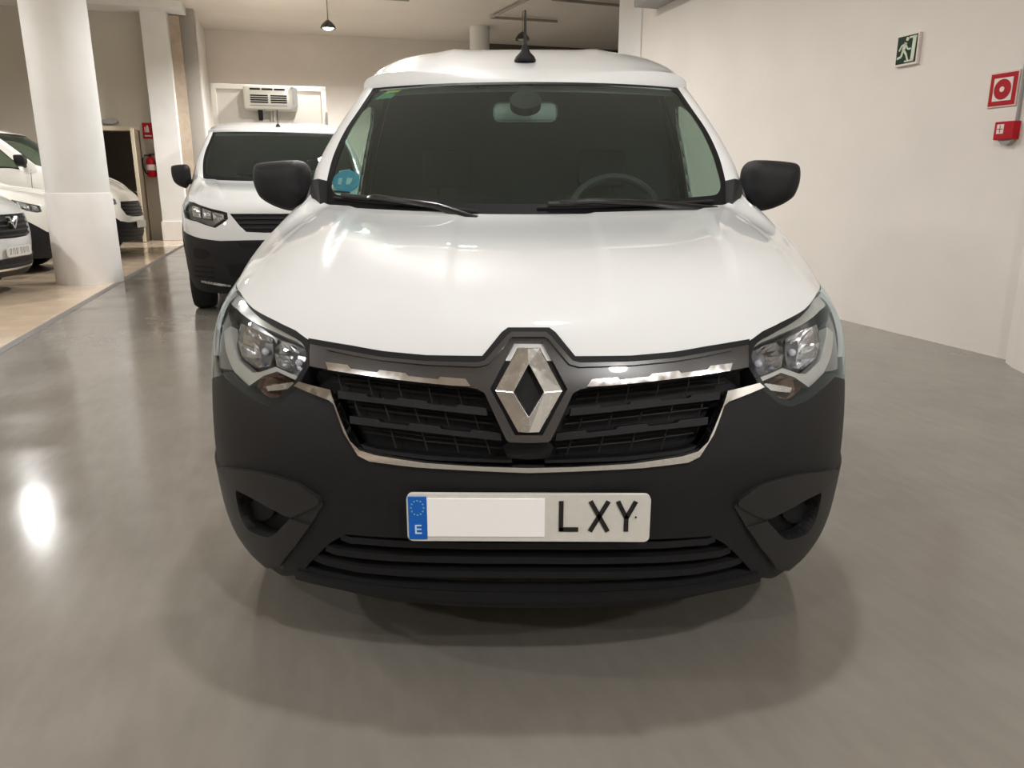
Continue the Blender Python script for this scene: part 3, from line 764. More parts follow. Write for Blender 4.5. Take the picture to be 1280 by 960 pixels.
        sw = MB().tube(pts, .017).build('steering_wheel', 'trim', P_, True)
        MB().box(c[0]-.08, c[0]+.08, c[1]-.05, c[1]+.03, c[2]-.06, c[2]+.05, .02).box(c[0]-.18, c[0]+.18, c[1]-.01, c[1]+.015, c[2]-.015, c[2]+.02, .005).build('wheel_hub', 'trim', sw, True)
        # wheels
        for cy in (WHEEL_Y, WHEEL_Y2):
            for sg in (-1, 1):
                c = w(np.array([sg*.755, cy, 0])); r_ = WHEEL_R; c[2] = r_
                tw = .1
                pr_ = [(r_*.62, -tw), (r_*.93, -tw), (r_*.985, -tw*.8), (r_, -tw*.5), (r_, tw*.5), (r_*.985, tw*.8), (r_*.93, tw), (r_*.62, tw)]
                wl_ = MB().lathe(pr_, 36, tuple(c), 'x', cap=False).build('wheel', 'rubber', P_, True)
                MB().lathe([(r_*.62, -tw*.9), (r_*.64, tw*.9), (r_*.6, tw*.88), (r_*.5, tw*.55), (.03, tw*.7), (.001, tw*.7)] if sg > 0 else [(r_*.62, tw*.9), (r_*.64, -tw*.9), (r_*.6, -tw*.88), (r_*.5, -tw*.55), (.03, -tw*.7), (.001, -tw*.7)], 24, tuple(c), 'x', cap=False).build('hub_cap', 'lampgrey', wl_, True)
    def mirror(s, sg, cx, cz, y, m='plastic', scale=1., tall=1.):
        out = [(-.096, .052), (-.083, .071), (-.03, .079), (.04, .083), (.075, .078), (.097, .05), (.1, .0), (.098, -.04), (.06, -.083), (.035, -.098), (-.02, -.085), (-.07, -.058), (-.088, -.03), (-.098, .01)]
        # outline is drawn with +x towards the van; flip for the side
        pts = [np.array(p)*scale*np.array([1, tall]) for p in out]; n = len(pts); N_ = 48
        ring = [catmull_loop(pts, k/N_) for k in range(N_)]
        lay = [(-.085, .25), (-.08, .55), (-.066, .78), (-.045, .91), (-.015, .985), (.02, 1.0), (.055, .985), (.06, .93), (.045, .9)]
        V = []
        for dy, sc in lay:
            for p in ring: V.append((cx-sg*p[0]*sc, y+dy*scale, cz+p[1]*sc))
        f = [(i*N_+k, i*N_+(k+1) % N_, (i+1)*N_+(k+1) % N_, (i+1)*N_+k) for i in range(len(lay)-1) for k in range(N_)]
        f.append(tuple(range(N_))); f.append(tuple(range((len(lay)-1)*N_, len(lay)*N_)))
        o = obj('door_mirror', V, f, m, s.root, smooth=True, fixn=True); o.data.set_sharp_from_angle(angle=R(50))
        V = [(cx-sg*p[0]*.88, y+.052*scale, cz+p[1]*.88) for p in ring]
        obj('mirror_glass', V, [tuple(range(N_))], 'silver', o)
        xi = cx-sg*.085*scale
        MB().tube([(xi+sg*.03, y, cz-.06*scale), (xi-sg*.03, y+.01, cz-.075*scale), (xi-sg*.11, y+.02, cz-.085*scale)], [.03*scale, .028*scale, .03*scale], 10).build('mirror_arm', m, o, True)
        return o
def catmull_loop(pts, t):
    n = len(pts); t = t*n; i = int(t) % n; f = t-int(t); p0, p1, p2, p3 = [pts[(i+k) % n] for k in (-1, 0, 1, 2)]
    return .5*((2*p1)+(p2-p0)*f+(2*p0-5*p1+4*p2-p3)*f*f+(3*p1-p0-3*p2+p3)*f**3)

def plate(van, parent, w_, h_, y, zc, digits=False, xc=0.):
    """number plate: flat metal plate bolted to the bumper"""
    L_ = []
    r_ = .012
    for cx, cz, a0 in ((w_/2-r_, -h_/2+r_, -90), (w_/2-r_, h_/2-r_, 0), (-w_/2+r_, h_/2-r_, 90), (-w_/2+r_, -h_/2+r_, 180)):
        for k in range(5):
            a_ = R(a0+22.5*k); L_.append((xc+cx+r_*math.cos(a_), zc+cz+r_*math.sin(a_)))
    p = MB().prism(L_, y, y+.012).build('number_plate', 'plate', parent)
    return p

# ================================================================== the white van in front
V1 = Van('delivery_van', (0, 0, 0), 0, 'white van with dark bumper and chrome diamond badge parked in the middle of the floor')
HOOD_EDGE = [(660, 451), (630, 451), (600, 450), (534, 447), (480, 442), (440, 435), (410, 430), (386, 425), (369, 412.5), (345, 401), (317, 386), (306, 374), (301, 366)]
he = V1.L(HOOD_EDGE); he[0] = (0, he[0][1]); he += [(.73, .935), (.755, .945)]
V1.hood(he)
V1.shell()
root = V1.root
# --- bumper skin
lamp = V1.L([(386, 428), (389, 443), (387, 457), (372, 484), (350, 503), (335, 507), (315, 499), (296, 484), (280, 469)])+[(.72, .70), (.755, .745), (.77, .83), (.765, .92), (.755, .942), (.73, .933)]+V1.L([(302, 367), (308, 376), (319, 387), (347, 402), (369, 413.5), (380, 420)])
grille_out = V1.L([(660, 588), (604, 586), (520, 582), (464, 575), (450, 568), (433, 541), (420, 506), (414, 501), (372, 484)])
top_edge = grille_out+V1.L([(350, 503), (335, 507), (315, 499), (296, 484), (280, 469)])+[(.72, .70), (.775, .72)]
bottom = V1.L([(660, 760), (560, 757), (470, 747), (410, 733), (366, 719), (350, 712), (333, 707)])+[(.64, .215), (.71, .22), (.775, .23)]
low_hole = V1.L([(660, 675), (560, 674), (470, 671), (432, 668), (415, 677), (388, 703), (381, 711), (400, 718), (450, 728), (560, 737), (660, 740)])
fog = V1.LS([(298, 610), (320, 622), (347, 637), (364, 645), (352, 660), (340, 670), (324, 667), (311, 659), (302, 640)])
V1.both('front_bumper', [bottom+top_edge[::-1], low_hole, fog], 'plastic', 0, .03)
# lower air intake: back panel and three curved bars
V1.both('intake_panel', [V1.L([(660, 668), (540, 667), (432, 662), (405, 678), (372, 715), (450, 738), (560, 746), (660, 748)])], 'black', -.06, 0)
def xbar(van, name, pts, m, off, thick, hpx):
    up = van.L(pts); lo = van.L([(x, y+hpx) for x, y in pts])
    return van.both(name, [up+lo[::-1]], m, off, thick)
for yc, xl, yl in ((680, 425, 668), (698, 406, 682), (716, 391, 694)):
    pts = [(660, yc), (560, yc-.8), (490, yc-3), (450, yc-6.5), (xl+12, yl+5), (xl, yl)]
    xbar(V1, 'intake_bar', pts, 'plastic', -.004, .05, 8)
xbar(V1, 'front_lip', [(660, 741), (560, 739), (490, 734), (440, 727), (400, 719), (372, 712)], 'plastic', .008, .03, 9)
# fog lamp pockets
wing = V1.L([(277, 586), (320, 589), (366, 601), (388, 613), (402, 624), (405, 630), (391, 653), (372, 680), (354, 705), (334, 706)])+[(.64, .22), (.71, .225), (.772, .235), (.772, .50)]
V1.pair('corner_panel', [wing, fog], 'plastic2', .006, .02)
V1.pair('corner_blade', [V1.L([(366, 646), (391, 654), (372, 681), (353, 704), (337, 704), (351, 684), (349, 664)])], 'plastic2', .011, .012)
V1.pair('corner_fold', [V1.LS([(279, 584), (320, 588), (366, 600), (388, 612), (402, 624), (390, 634), (366, 643), (347, 635), (318, 619), (292, 604)])], 'plastic2', .012, .014)
V1.pair('fog_pocket', [[(a, z) for a, z in V1.L([(288, 600), (347, 632), (368, 643), (340, 676), (300, 668), (290, 640)])]], 'black', -.035, 0)
fd_ = [(317+17*math.cos(k*math.pi/10), 641+15*math.sin(k*math.pi/10)) for k in range(20)]
V1.pair('fog_blank', [V1.L(fd_)], 'black', -.022, .012)
# --- upper grille
back = V1.L([(660, 408), (636, 410), (600, 448), (440, 436), (392, 440), (388, 460), (374, 482), (418, 494), (440, 552), (466, 574), (540, 584), (660, 589)])
V1.both('grille_panel', [back], 'black', -.055, 0)
V1.both('bonnet_seal', [V1.L([(660, 411), (635, 411), (627, 417), (603, 446), (534, 445), (480, 440), (440, 433), (410, 428), (387, 424), (389, 436), (410, 440), (440, 446), (480, 453), (534, 458), (600, 460), (636, 425), (660, 424)])], 'black', .006, .02)
sur_top = V1.L([(660, 419), (639, 419), (633, 423), (606, 452.5), (597, 455), (534, 453.5), (480, 448.5), (440, 441.5), (410, 436), (390, 432)])
sur_bot = V1.L([(390, 459), (412, 463), (440, 467), (487, 475), (540, 480), (585, 485), (597, 487), (606, 492), (620, 522), (633, 549), (637, 552), (660, 553)])
hexo = V1.L([(660, 429.5), (643.5, 429.5), (630, 455), (613, 487), (629, 516), (643.5, 543.5), (660, 543.5)])
V1.both('grille_surround', [sur_top+sur_bot, hexo], 'gloss', .010, .05)
# raised shoulder line of the surround
V1.both('surround_shoulder', [V1.L([(660, 419.5), (639.5, 419.5), (633.5, 424), (607, 453), (598, 455.6), (534, 454), (480, 449), (440, 442), (412, 437), (412, 440), (440, 446), (480, 453), (534, 458.5), (599, 461), (611, 457.5), (636, 428.5), (641, 425.5), (660, 425.5)])], 'gloss', .016, .01)
# chrome pieces
acc = V1.L([(411, 455), (438, 458.5), (442, 463), (474, 467.5), (477, 464.8), (509, 468.5), (513, 472), (549, 476), (552, 473), (583, 475.5), (589.5, 484.5), (567, 483.5), (530, 480), (487, 475), (450, 470), (414, 464.5)])
V1.pair('chrome_accent', [acc], 'chrome', .016, .012)
tr = V1.L([(660, 583), (604, 581.5), (534, 577), (471, 567.5), (452, 561.5), (440, 550), (426, 517), (418, 496), (416, 488), (377, 478), (371, 483), (414.5, 501), (420, 506), (433, 541), (450, 568), (464, 575), (520, 582), (604, 586.8), (660, 589)])
V1.both('chrome_moulding', [tr], 'chrome', .012, .03)
# grille bars with stepped upper edge
def stepbar(x0, y0, x1, y1, h, n, side='L'):
    up = []; lo = []
    for k in range(n):
        a_, b_ = k/n, (k+1)/n; xa, xb = x0+(x1-x0)*a_, x0+(x1-x0)*b_; ya, yb = y0+(y1-y0)*a_, y0+(y1-y0)*b_
        st = -2.2 if k % 2 == 0 else 1.2
        up += [(xa+1.5, ya+st), (xb-1.5, yb+st)]
    lo = [(x1, y1+h), (x0+.35*(x1-x0), y0+.35*(y1-y0)+h), (x0+2, y0+h)]
    return V1.L(up+lo)
V1.pair('grille_bar', [stepbar(419, 490, 609, 512, 7.5, 5)], 'plastic', -.006, .03)
V1.pair('grille_bar', [stepbar(434, 522, 627, 544, 7.5, 5)], 'plastic', -.006, .03)
V1.pair('grille_bar', [V1.L([(449, 556), (470, 562), (534, 570.5), (640, 576.5), (640, 580), (534, 576), (470, 567), (452, 561)])], 'black', -.008, .03)
V1.both('grille_foot', [V1.L([(660, 553), (637, 553), (628, 560), (634, 577), (660, 579)])], 'black', -.03, .02)
# mesh: thin slanted ribs and fine horizontal wires
def ribs(van, rows, wires):
    mb = MB()
    for sg in (-1, 1):
        def pt(x, y, off):
            a_, z_ = van.az(x, y); p = van.front(abs(a_), z_); p = np.array([sg*abs(p[0]), p[1]+off, p[2]]); return tuple(p)
        for (xa, ya, xb, yb) in rows:
            mb.tube([pt(xa, ya, .03), pt((xa+xb)/2, (ya+yb)/2, .026), pt(xb, yb, .03)], .0018, 4)
        for w_ in wires: mb.tube([pt(x, y, .034) for x, y in w_], .0016, 4)
    return mb
rr_ = [(418+38*k, 464+4.6*k, 424+38*k, 494+4.6*k) for k in range(-1, 5)]+[(438+38*k, 497+4.4*k, 446+38*k, 526+4.4*k) for k in range(0, 5)]+[(484+40*k, 534+4*k, 492+40*k, 566+2.6*k) for k in range(0, 4)]
rr_ = [q for q in rr_ if q[0] > 395]
ww_ = [[(410+o_*.1, 470+o_), (500, 481+o_), (600, 492+o_)] for o_ in (0, 6, 12)]+[[(428+o_*.4, 502+o_), (520, 513+o_), (614, 524+o_)] for o_ in (0, 6, 12)]+[[(446+o_*.4, 534+o_), (530, 546+o_), (625, 555+o_)] for o_ in (0, 6, 12)]
g_ = ribs(V1, rr_, ww_).build('grille_mesh', 'plastic2', root)
# radiator edge glimpsed behind the lower mesh
MB().box(-.20, -.07, .085, .11, .615, .626).build('radiator_edge', 'satin', root)
MB().box(.06, .28, .085, .11, .615, .626).build('radiator_edge', 'satin', root)
# badge: faceted open diamond
def azp(x, y, off):
    a_, z_ = V1.az(x, y, -1 if x <= 660.5 else 1); p = V1.front(a_, z_); return np.array([p[0], p[1]-off, p[2]])
def sym(px, py):    # left-hand photo points mirrored about the centre line
    a_, z_ = V1.az(px, py); return abs(a_), z_
oL, oT, oM, oB = sym(618.5, 487), sym(647, 434), sym(660, 434), sym(647.5, 539)
iL = sym(642, 487); iT = sym(660, 452); iB = sym(660, 518)
def bp(sg, az_, off):
    p = V1.front(sg*az_[0], az_[1]); return np.array([p[0], p[1]-off, p[2]])
zc_ = oL[1]
def ring(off_o, off_i):
    o_ = [bp(-1, oL, off_o), bp(-1, oT, off_o), bp(1, (0, oT[1]), off_o+.004), bp(1, oT, off_o), bp(1, oL, off_o), bp(1, oB, off_o), bp(1, (0, oB[1]), off_o+.004), bp(-1, oB, off_o)]
    i_ = [bp(-1, iL, off_i), bp(1, (0, iT[1]), off_i), bp(1, iL, off_i), bp(1, (0, iB[1]), off_i)]
    return o_, i_
o1, i1 = ring(.009, .022); o2, i2 = ring(.000, .000)
V = o1+i1+o2+i2      # 0-7 outer front, 8-11 inner front, 12-19 outer back, 20-23 inner back
f = [(0, 1, 2, 9, 8), (2, 3, 4, 10, 9), (4, 5, 6, 11, 10), (6, 7, 0, 8, 11)]
f += [(i, (i+1) % 8, 12+(i+1) % 8, 12+i) for i in range(8)]+[(8+i, 8+(i+1) % 4, 20+(i+1) % 4, 20+i) for i in range(4)]
bd = obj('badge', V, f, 'satin', root, fixn=True)
bm = bmesh.new(); bm.from_mesh(bd.data); bmesh.ops.bevel(bm, geom=[e_ for e_ in bm.edges if not e_.is_boundary], offset=.0012, segments=1, affect='EDGES'); bm.to_mesh(bd.data); bm.free()
bd['label'] = 'chrome open diamond badge'
V1.both('badge_recess', [V1.L([(660, 425), (640, 425), (610, 487), (640, 548), (660, 548)])], 'black', -.001, 0)
# --- headlamps
hl = V1.pair('headlamp', [lamp], 'lampgrey', -.055, 0)
V1.pair('lamp_rim', [lamp, V1.L([(381, 434), (383, 444), (380, 457), (366, 480), (348, 496), (335, 499), (318, 491), (300, 478), (286, 465)])+[(.725, .715), (.748, .75), (.763, .83), (.758, .915), (.745, .93)]+V1.L([(305, 373), (311, 384), (322, 395), (348, 410), (366, 420), (376, 427)])], 'black', -.001, .055, hl)
strip = V1.L([(381, 429), (368, 419), (346, 408), (320, 393), (309, 382), (303, 372)])+[(.735, .93), (.748, .90)]+V1.L([(293, 384), (303, 393), (317, 402), (342, 413), (367, 424), (379, 432)])
V1.pair('daylight_strip', [strip], 'lampwhite', -.010, .02, hl)
outerb = V1.L([(296, 402), (316, 410), (336, 420), (337, 440), (333, 456), (314, 458), (298, 444), (292, 424)])
innerb = V1.L([(343, 422), (364, 429), (382, 438), (384, 455), (374, 468), (356, 462), (342, 456), (339, 440)])
lowb = V1.L([(322, 466), (340, 461), (356, 467), (372, 474), (361, 490), (344, 498), (330, 496), (316, 484)])
for sg, par in ((-1, hl[0]), (1, hl[1])):
    for nm, lp, mt, of in (('reflector', outerb, 'silver', (-.012, -.02, -.05, -.075)), ('reflector', innerb, 'silver', (-.012, -.02, -.05, -.075)), ('indicator', lowb, 'amber', (-.014, -.022, -.04, -.05))):
        q_ = [(sg*a_, z_) for a_, z_ in lp]
        b_, c_, n_ = fan_bowl(nm, V1.front, q_, mt, par, of, (1, .93, .62, .3))
        pb = c_+n_*(.03 if nm == 'reflector' else .012)
        MB().sphere(tuple(pb), .009, .009, .009, 8).build('bulb' if nm == 'reflector' else 'indicator_bulb', 'bulb' if nm == 'reflector' else 'amber', par, True)
V1.pair('lamp_bezel', [V1.L([(274, 412), (283, 405), (286, 426), (292, 448), (310, 465), (320, 464), (340, 457), (376, 472), (373, 477), (342, 463), (324, 469), (306, 482), (287, 464), (277, 440)])], 'lampwhite', -.012, .02, hl)
V1.pair('lamp_side_panel', [V1.L([(283, 402), (274, 414), (277, 440), (286, 462)])+[(.715, .735), (.745, .76), (.755, .83), (.752, .89)]], 'lampgrey', -.016, .02, hl)
V1.pair('lamp_lamella', [V1.L([(324, 482), (358, 476), (366, 479), (360, 484), (340, 487), (326, 488)])], 'satin', -.02, .01, hl)
V1.pair('lamp_lens', [lamp], 'lens', .002, 0, hl)
# --- number plate
pl = plate(V1, root, .52, .108, -.022, .501)
Lb = []
MB().prism([(-.256, .452), (-.217, .452), (-.217, .550), (-.256, .550)], -.0245, -.020).build('plate_band', 'eublue', pl)
st = MB()
for k in range(12):
    a_ = 2*math.pi*k/12; cx, cz = -.2365+.0135*math.cos(a_), .525+.0165*math.sin(a_); L_ = []
    for q in range(10):
        r_ = .0026 if q % 2 == 0 else .0011; b_ = math.pi/2+math.pi*q/5; L_.append((cx+r_*math.cos(b_), cz+r_*math.sin(b_)))
    st.prism(L_, -.0258, -.0240)
st.build('star_ring', 'eustar', pl)
def letter(body, x, z, size, m, parent, y=-.0235, sx=1.):
    me = text_mesh(body, size, .0012); me.materials.clear(); me.materials.append(M[m])
    o = bpy.data.objects.new('letter', me); COL.objects.link(o); o.parent = parent; o.location = (x, y, z); o.rotation_euler = (math.pi/2, 0, 0); o.scale = (sx, 1, 1)
    return o
letter('E', -.2365, .4745, .030, 'euwhite', pl, -.0252, 1.2)
MB().prism([(-.216, .459), (.035, .459), (.035, .546), (-.216, .546)], -.0248, -.021).build('blank_cover', 'platecover', pl)
def stroke(mb, a, b, w): bar2(mb, a, b, w, -.0246, -.0215)
zb, zt_ = .472, .541
for nm, x, segs in (('letter', .088, [((0, zt_), (0, zb)), ((-.004, zb+.004), (.037, zb+.004))]), ('letter', .151, [((-.019, zt_), (.019, zb)), ((.019, zt_), (-.019, zb))]), ('letter', .209, [((-.019, zt_), (0, .503)), ((.019, zt_), (0, .503)), ((0, .506), (0, zb))])):
    mb = MB()
    for a_, b_ in segs:
        dx = 0
        stroke(mb, (x+a_[0]-(.018 if nm == 'letter' and x == .088 else 0), a_[1]), (x+b_[0]-(.018 if x == .088 else 0), b_[1]), .0095)
    mb.build(nm, 'ink', pl)
MB().lathe([(.002, -.0245), (.002, -.021)], 8, (.229, 0, .505), 'y').build('plate_rivet', 'ink', pl)
# --- mirrors, wipers, antenna, rear-view mirror, stickers, quarter trims
V1.mirror(-1, -.893, 1.196, 1.36); V1.mirror(1, .893, 1.196, 1.36)
for sg in (-1, 1):
    V = []
    pts_ = [(sg*.705, 1.205, 1.105), (sg*.757, 1.235, 1.115), (sg*.762, 1.325, 1.20), (sg*.732, 1.30, 1.205)]
    mb = MB(); n_ = len(pts_)
    mb.add([(x, y-.045, z+.008) for x, y, z in pts_]+[(x-sg*.02, y+.02, z) for x, y, z in pts_], [(0, 1, 2, 3), (7, 6, 5, 4), (0, 4, 5, 1), (1, 5, 6, 2), (2, 6, 7, 3), (3, 7, 4, 0)])
    mb.build('pillar_trim', 'plastic2', root)
def on_ws(q, t, d_=.006):
    h = 1e-3; p = V1.ws(q, t); n = np.cross(V1.ws(q+h, t)-V1.ws(q-h, t), V1.ws(q, t+h)-V1.ws(q, t-h)); n /= np.linalg.norm(n)
    if n[1] > 0: n = -n
    return tuple(p+n*d_)
for pts in ([(-.93, .055), (-.7, .052), (-.4, .046), (-.22, .03)], [(.05, .055), (.3, .055), (.6, .048), (.9, .04)]):
    arm = MB().tube([on_ws(pts[0][0]+(.18 if pts[0][0] < 0 else .06), .062, .02), on_ws(pts[1][0], pts[1][1], .035), on_ws(pts[2][0], pts[2][1]-.02, .03), on_ws(pts[3][0], -.03, .02)], [.008, .01, .011, .014], 8).build('wiper', 'blackgloss', root, True)
    MB().tube([on_ws(q, t, .01) for q, t in pts], .006, 6).build('wiper_blade', 'rubber', arm)
    MB().tube([on_ws(pts[0][0]+k*.05+.05, .06, .022) for k in range(5)], .009, 6).build('wiper_clip', 'plastic2', arm)
ab = MB().lathe([(.045, 0), (.047, .008), (.04, .022), (.022, .04), (.014, .058), (.01, .07)], 20, (0, 1.985, 1.700)).build('antenna_base', 'plastic', root, True)
MB().tube([(0, 1.985, 1.755), (0, 2.045, 1.915)], [.008, .0045], 8).build('antenna_rod', 'plastic2', ab, True)
rm = MB().box(-.13, .13, 1.735, 1.765, 1.44, 1.515, .024).build('rear_view_mirror', 'trimlight', root, True)
MB().tube([(0, 1.74, 1.50), (0, 1.70, 1.545)], .012).build('mirror_stalk', 'trim', rm)
sn = [(.092*math.cos(2*math.pi*k/24), .845+.085*math.sin(2*math.pi*k/24)) for k in range(24)]
skin('sensor_housing', V1.ws, [sn], 'black', root, -.004, .03, (), ())
skin('sensor_housing_top', V1.ws, [[(-.045, .88), (.045, .88), (.045, 1), (-.045, 1)]], 'black', root, -.004, .02)
skin('sticker', V1.ws, [[(-.905, .935), (-.80, .945), (-.79, .972), (-.88, .966)]], 'stickeryellow', root, -.003, 0)
skin('sticker', V1.ws, [[(-.945, .875), (-.825, .885), (-.815, .935), (-.91, .93)]], 'stickergreen', root, -.003, 0)
sq = [(-.893+.075*math.cos(2*math.pi*k/24), .19+.075*math.sin(2*math.pi*k/24)) for k in range(24)]
sk_ = skin('sticker', V1.ws, [[(-.965, .10), (-.825, .10), (-.82, .15), (-.83, .22), (-.89, .275), (-.945, .26)]], 'stickerpale', root, -.004, 0)
skin('sticker_disc', V1.ws, [sq], 'stickerblue', sk_, -.002, 0)
skin('sticker_print', V1.ws, [[(-.935, .205), (-.915, .205), (-.915, .16), (-.935, .16)]], 'stickerpale', sk_, -.001, 0)
skin('sticker_print', V1.ws, [[(-.89, .21), (-.86, .21), (-.86, .19), (-.872, .165), (-.89, .165)]], 'stickerpale', sk_, -.001, 0)
skin('sticker_print', V1.ws, [[(-.95, .118), (-.86, .118), (-.86, .108), (-.95, .108)]], 'ink', sk_, -.001, 0)
#@@BG
# ================================================================== vans parked further back
ZM2 = [(0, 0), (.2, .2), (.5, .55), (.81, .965), (.95, 1.075), (1.09, 1.215), (1.586, 1.75), (1.85, 1.92)]
V2 = Van('parked_van', rp(-.51, 5.95), ROOM_AZ, 'white van with short roof antenna and dark lower bumper parked before the box truck', ZM2, 1.075, 1.0)
e2 = V2.L([(353, 265), (320, 265), (300, 265), (281, 264), (261, 258), (245, 252)]); e2[0] = (0, e2[0][1])
e2 = [q for q in e2 if q[0] < .64]+[(.68, .915), (.73, .935), (.755, .945)]
V2.hood(e2); V2.shell()
r2 = V2.root
lp2 = V2.L([(284, 266), (285, 274), (277, 280), (269, 285), (256, 281), (246, 277)])+[(.70, .76), (.74, .80), (.755, .88), (.745, .92)]+V2.L([(243, 253), (261, 260)])
gr2 = V2.L([(353, 267), (320, 267), (287, 267), (292, 273), (300, 283), (308, 290), (330, 291), (353, 291)])
h2 = V2.pair('headlamp', [lp2], 'lampgrey', -.03, 0)
V2.pair('lamp_lens', [lp2], 'lens', .002, 0, h2)
for lp in ([(240, 257), (250, 259), (251, 272), (241, 270)], [(253, 260), (263, 264), (264, 274), (253, 272)], [(265, 266), (279, 269), (280, 275), (268, 280)]):
    for sg, par in ((-1, h2[0]), (1, h2[1])):
        fan_bowl('reflector', V2.front, [(sg*a_, z_) for a_, z_ in V2.L(lp)], 'silver', par, (-.004, -.01, -.03), (1, .8, .35))
V2.pair('lamp_rim', [lp2, [tuple(np.mean(np.array(lp2), axis=0)+(np.array(q)-np.mean(np.array(lp2), axis=0))*.9) for q in lp2]], 'black', .001, .03, h2)
zs2 = V2.az(332, 300)[1]; zl2 = lp2[6][1]
split = [(0, zs2), (.2, zs2), (.35, zs2-.004), (.5, zs2+.01), (.62, zs2+.03), (.776, zs2+.05)]
V2.both('front_bumper', [split+[(.776, .94), (.755, .945), (.73, .935), (.68, .915)]+[q for q in e2[::-1] if q[0] < .66], [gr2[0]]+gr2[1:], lp2], 'paint', 0, .02)
V2.both('bumper_lower', [[(0, .215), (.3, .215), (.5, .215), (.776, .23)]+split[::-1]], 'plastic', .004, .03)
V2.both('grille_panel', [V2.L([(353, 263), (285, 263), (290, 275), (307, 293), (353, 294)])], 'black', -.02, 0)
for yy in (271, 277, 283):
    V2.both('grille_bar', [V2.L([(353, yy), (320, yy), (288+(yy-267)*.8, yy), (290+(yy-267)*.8, yy+2.6), (320, yy+2.6), (353, yy+2.6)])], 'plastic', -.008, .01)
V2.both('upper_slot', [V2.L([(353, 302), (325, 303), (296, 303), (302, 309), (325, 310), (353, 310)])], 'black', .006, .004)
V2.both('lower_intake', [V2.L([(353, 329), (310, 329), (284, 330), (288, 345), (310, 347), (353, 348)])], 'black', .006, .004)
V2.pair('fog_recess', [V2.LS([(243, 311), (254, 311), (262, 316), (258, 323), (245, 322)])], 'black', .006, .004)
for k in range(3):
    V2.pair('vent_slat', [V2.L([(243, 331+k*6), (266, 333+k*6), (270, 335.5+k*6), (244, 333.5+k*6)])], 'black', .006, .004)
V2.pair('trim_line', [V2.L([(252, 350), (270, 353), (289, 356), (289, 358.5), (270, 356), (252, 352.5)])], 'satin', .007, .004)
p2 = plate(V2, r2, .52, .11, -.03, .545)
MB().box(-.256, -.216, -.033, -.029, .492, .598).build('plate_band', 'eublue', p2)
V2.mirror(-1, -.985, 1.29, 1.34, 'plastic', .92, 1.42); V2.mirror(1, .985, 1.29, 1.34, 'plastic', .92, 1.42)
ab2 = MB().lathe([(.03, 0), (.03, .01), (.012, .04)], 12, (0, 2.0, 1.815)).build('antenna_base', 'plastic', r2, True)
MB().tube([(0, 2.0, 1.84), (0, 2.05, 2.01)], .005, 6).build('antenna_rod', 'plastic', ab2)

# row on the tiles: noses towards the aisle
def row_van(name, u, v, al, label, zm, sx=1., split=.5, paint='paint', grille=True, pl_z=.48):
    W_ = Van(name, rp(u, v), ROOM_AZ+math.pi/2+R(al), label, zm, sx, 1., None, paint)
    e_ = [(0, .80), (.2, .80), (.4, .81), (.5, .835), (.6, .875), (.68, .915), (.73, .935), (.755, .945)]
    W_.hood(e_); W_.shell(); r_ = W_.root
    lp = [(.43, .80), (.5, .825), (.58, .86), (.66, .90), (.72, .925), (.745, .915), (.745, .86), (.70, .80), (.6, .755), (.5, .735), (.44, .745)]
    gp = [(0, .775), (.2, .775), (.36, .775), (.40, .70), (.33, .61), (.2, .585), (0, .58)]
    sp_ = [(0, split), (.3, split), (.45, split+.02), (.58, split+.10), (.68, split+.16), (.776, split+.17)]
    W_.both('front_bumper', [sp_+[(.776, .94), (.755, .945), (.73, .935), (.68, .915), (.6, .875), (.5, .835), (.4, .81), (.2, .80), (0, .80)], gp, lp], paint, 0, .02)
    W_.both('bumper_lower', [[(0, .215), (.3, .215), (.5, .215), (.776, .23)]+sp_[::-1]], 'plastic', .004, .03)
    W_.both('grille_panel', [[(0, .79), (.38, .79), (.42, .70), (.34, .59), (0, .565)]], 'black', -.02, 0)
    for k in range(4):
        z_ = .735-.042*k; aa = .385-.012*k
        W_.both('grille_bar', [[(0, z_), (aa/2, z_), (aa, z_+.012), (aa, z_), (aa/2, z_-.014), (0, z_-.014)]], 'plastic2', -.006, .01)
    h_ = W_.pair('headlamp', [lp], 'lampgrey', -.03, 0)
    W_.pair('lamp_lens', [lp], 'lens', .002, 0, h_)
    for l2 in ([(.47, .80), (.53, .82), (.54, .76), (.47, .755)], [(.56, .83), (.64, .87), (.65, .80), (.57, .775)]):
        for sg, par in ((-1, h_[0]), (1, h_[1])):
            fan_bowl('reflector', W_.front, [(sg*a_, z_) for a_, z_ in l2], 'silver', par, (-.004, -.01, -.03), (1, .8, .35))
    for k, z_ in enumerate((.40, .34, .28)):
        W_.both('intake_bar', [[(0, z_), (.25, z_), (.42, z_+.015), (.46, z_+.03), (.44, z_), (.25, z_-.018), (0, z_-.018)]], 'plastic2', .010, .012)
    pz = W_.warp(np.array([0, 0, pl_z]))[2]
    p_ = plate(W_, r_, .52, .11, -.03, pz)
    W_.mirror(-1, -1.0*sx, W_.warp(np.array([0, 0, 1.22]))[2], 1.36); W_.mirror(1, 1.0*sx, W_.warp(np.array([0, 0, 1.22]))[2], 1.36)
    return W_, p_
ZM4 = [(0, 0), (.2, .2), (.5, .52), (.81, .93), (.95, 1.05), (1.09, 1.18), (1.586, 1.72), (1.85, 1.90)]
V4, p4 = row_van('parked_van', -3.40, 8.35, -9, 'white van with dark grille and grey badge, parked on tiles beside the thick column', ZM4, 1.0, .40, pl_z=.47)
st4 = MB()
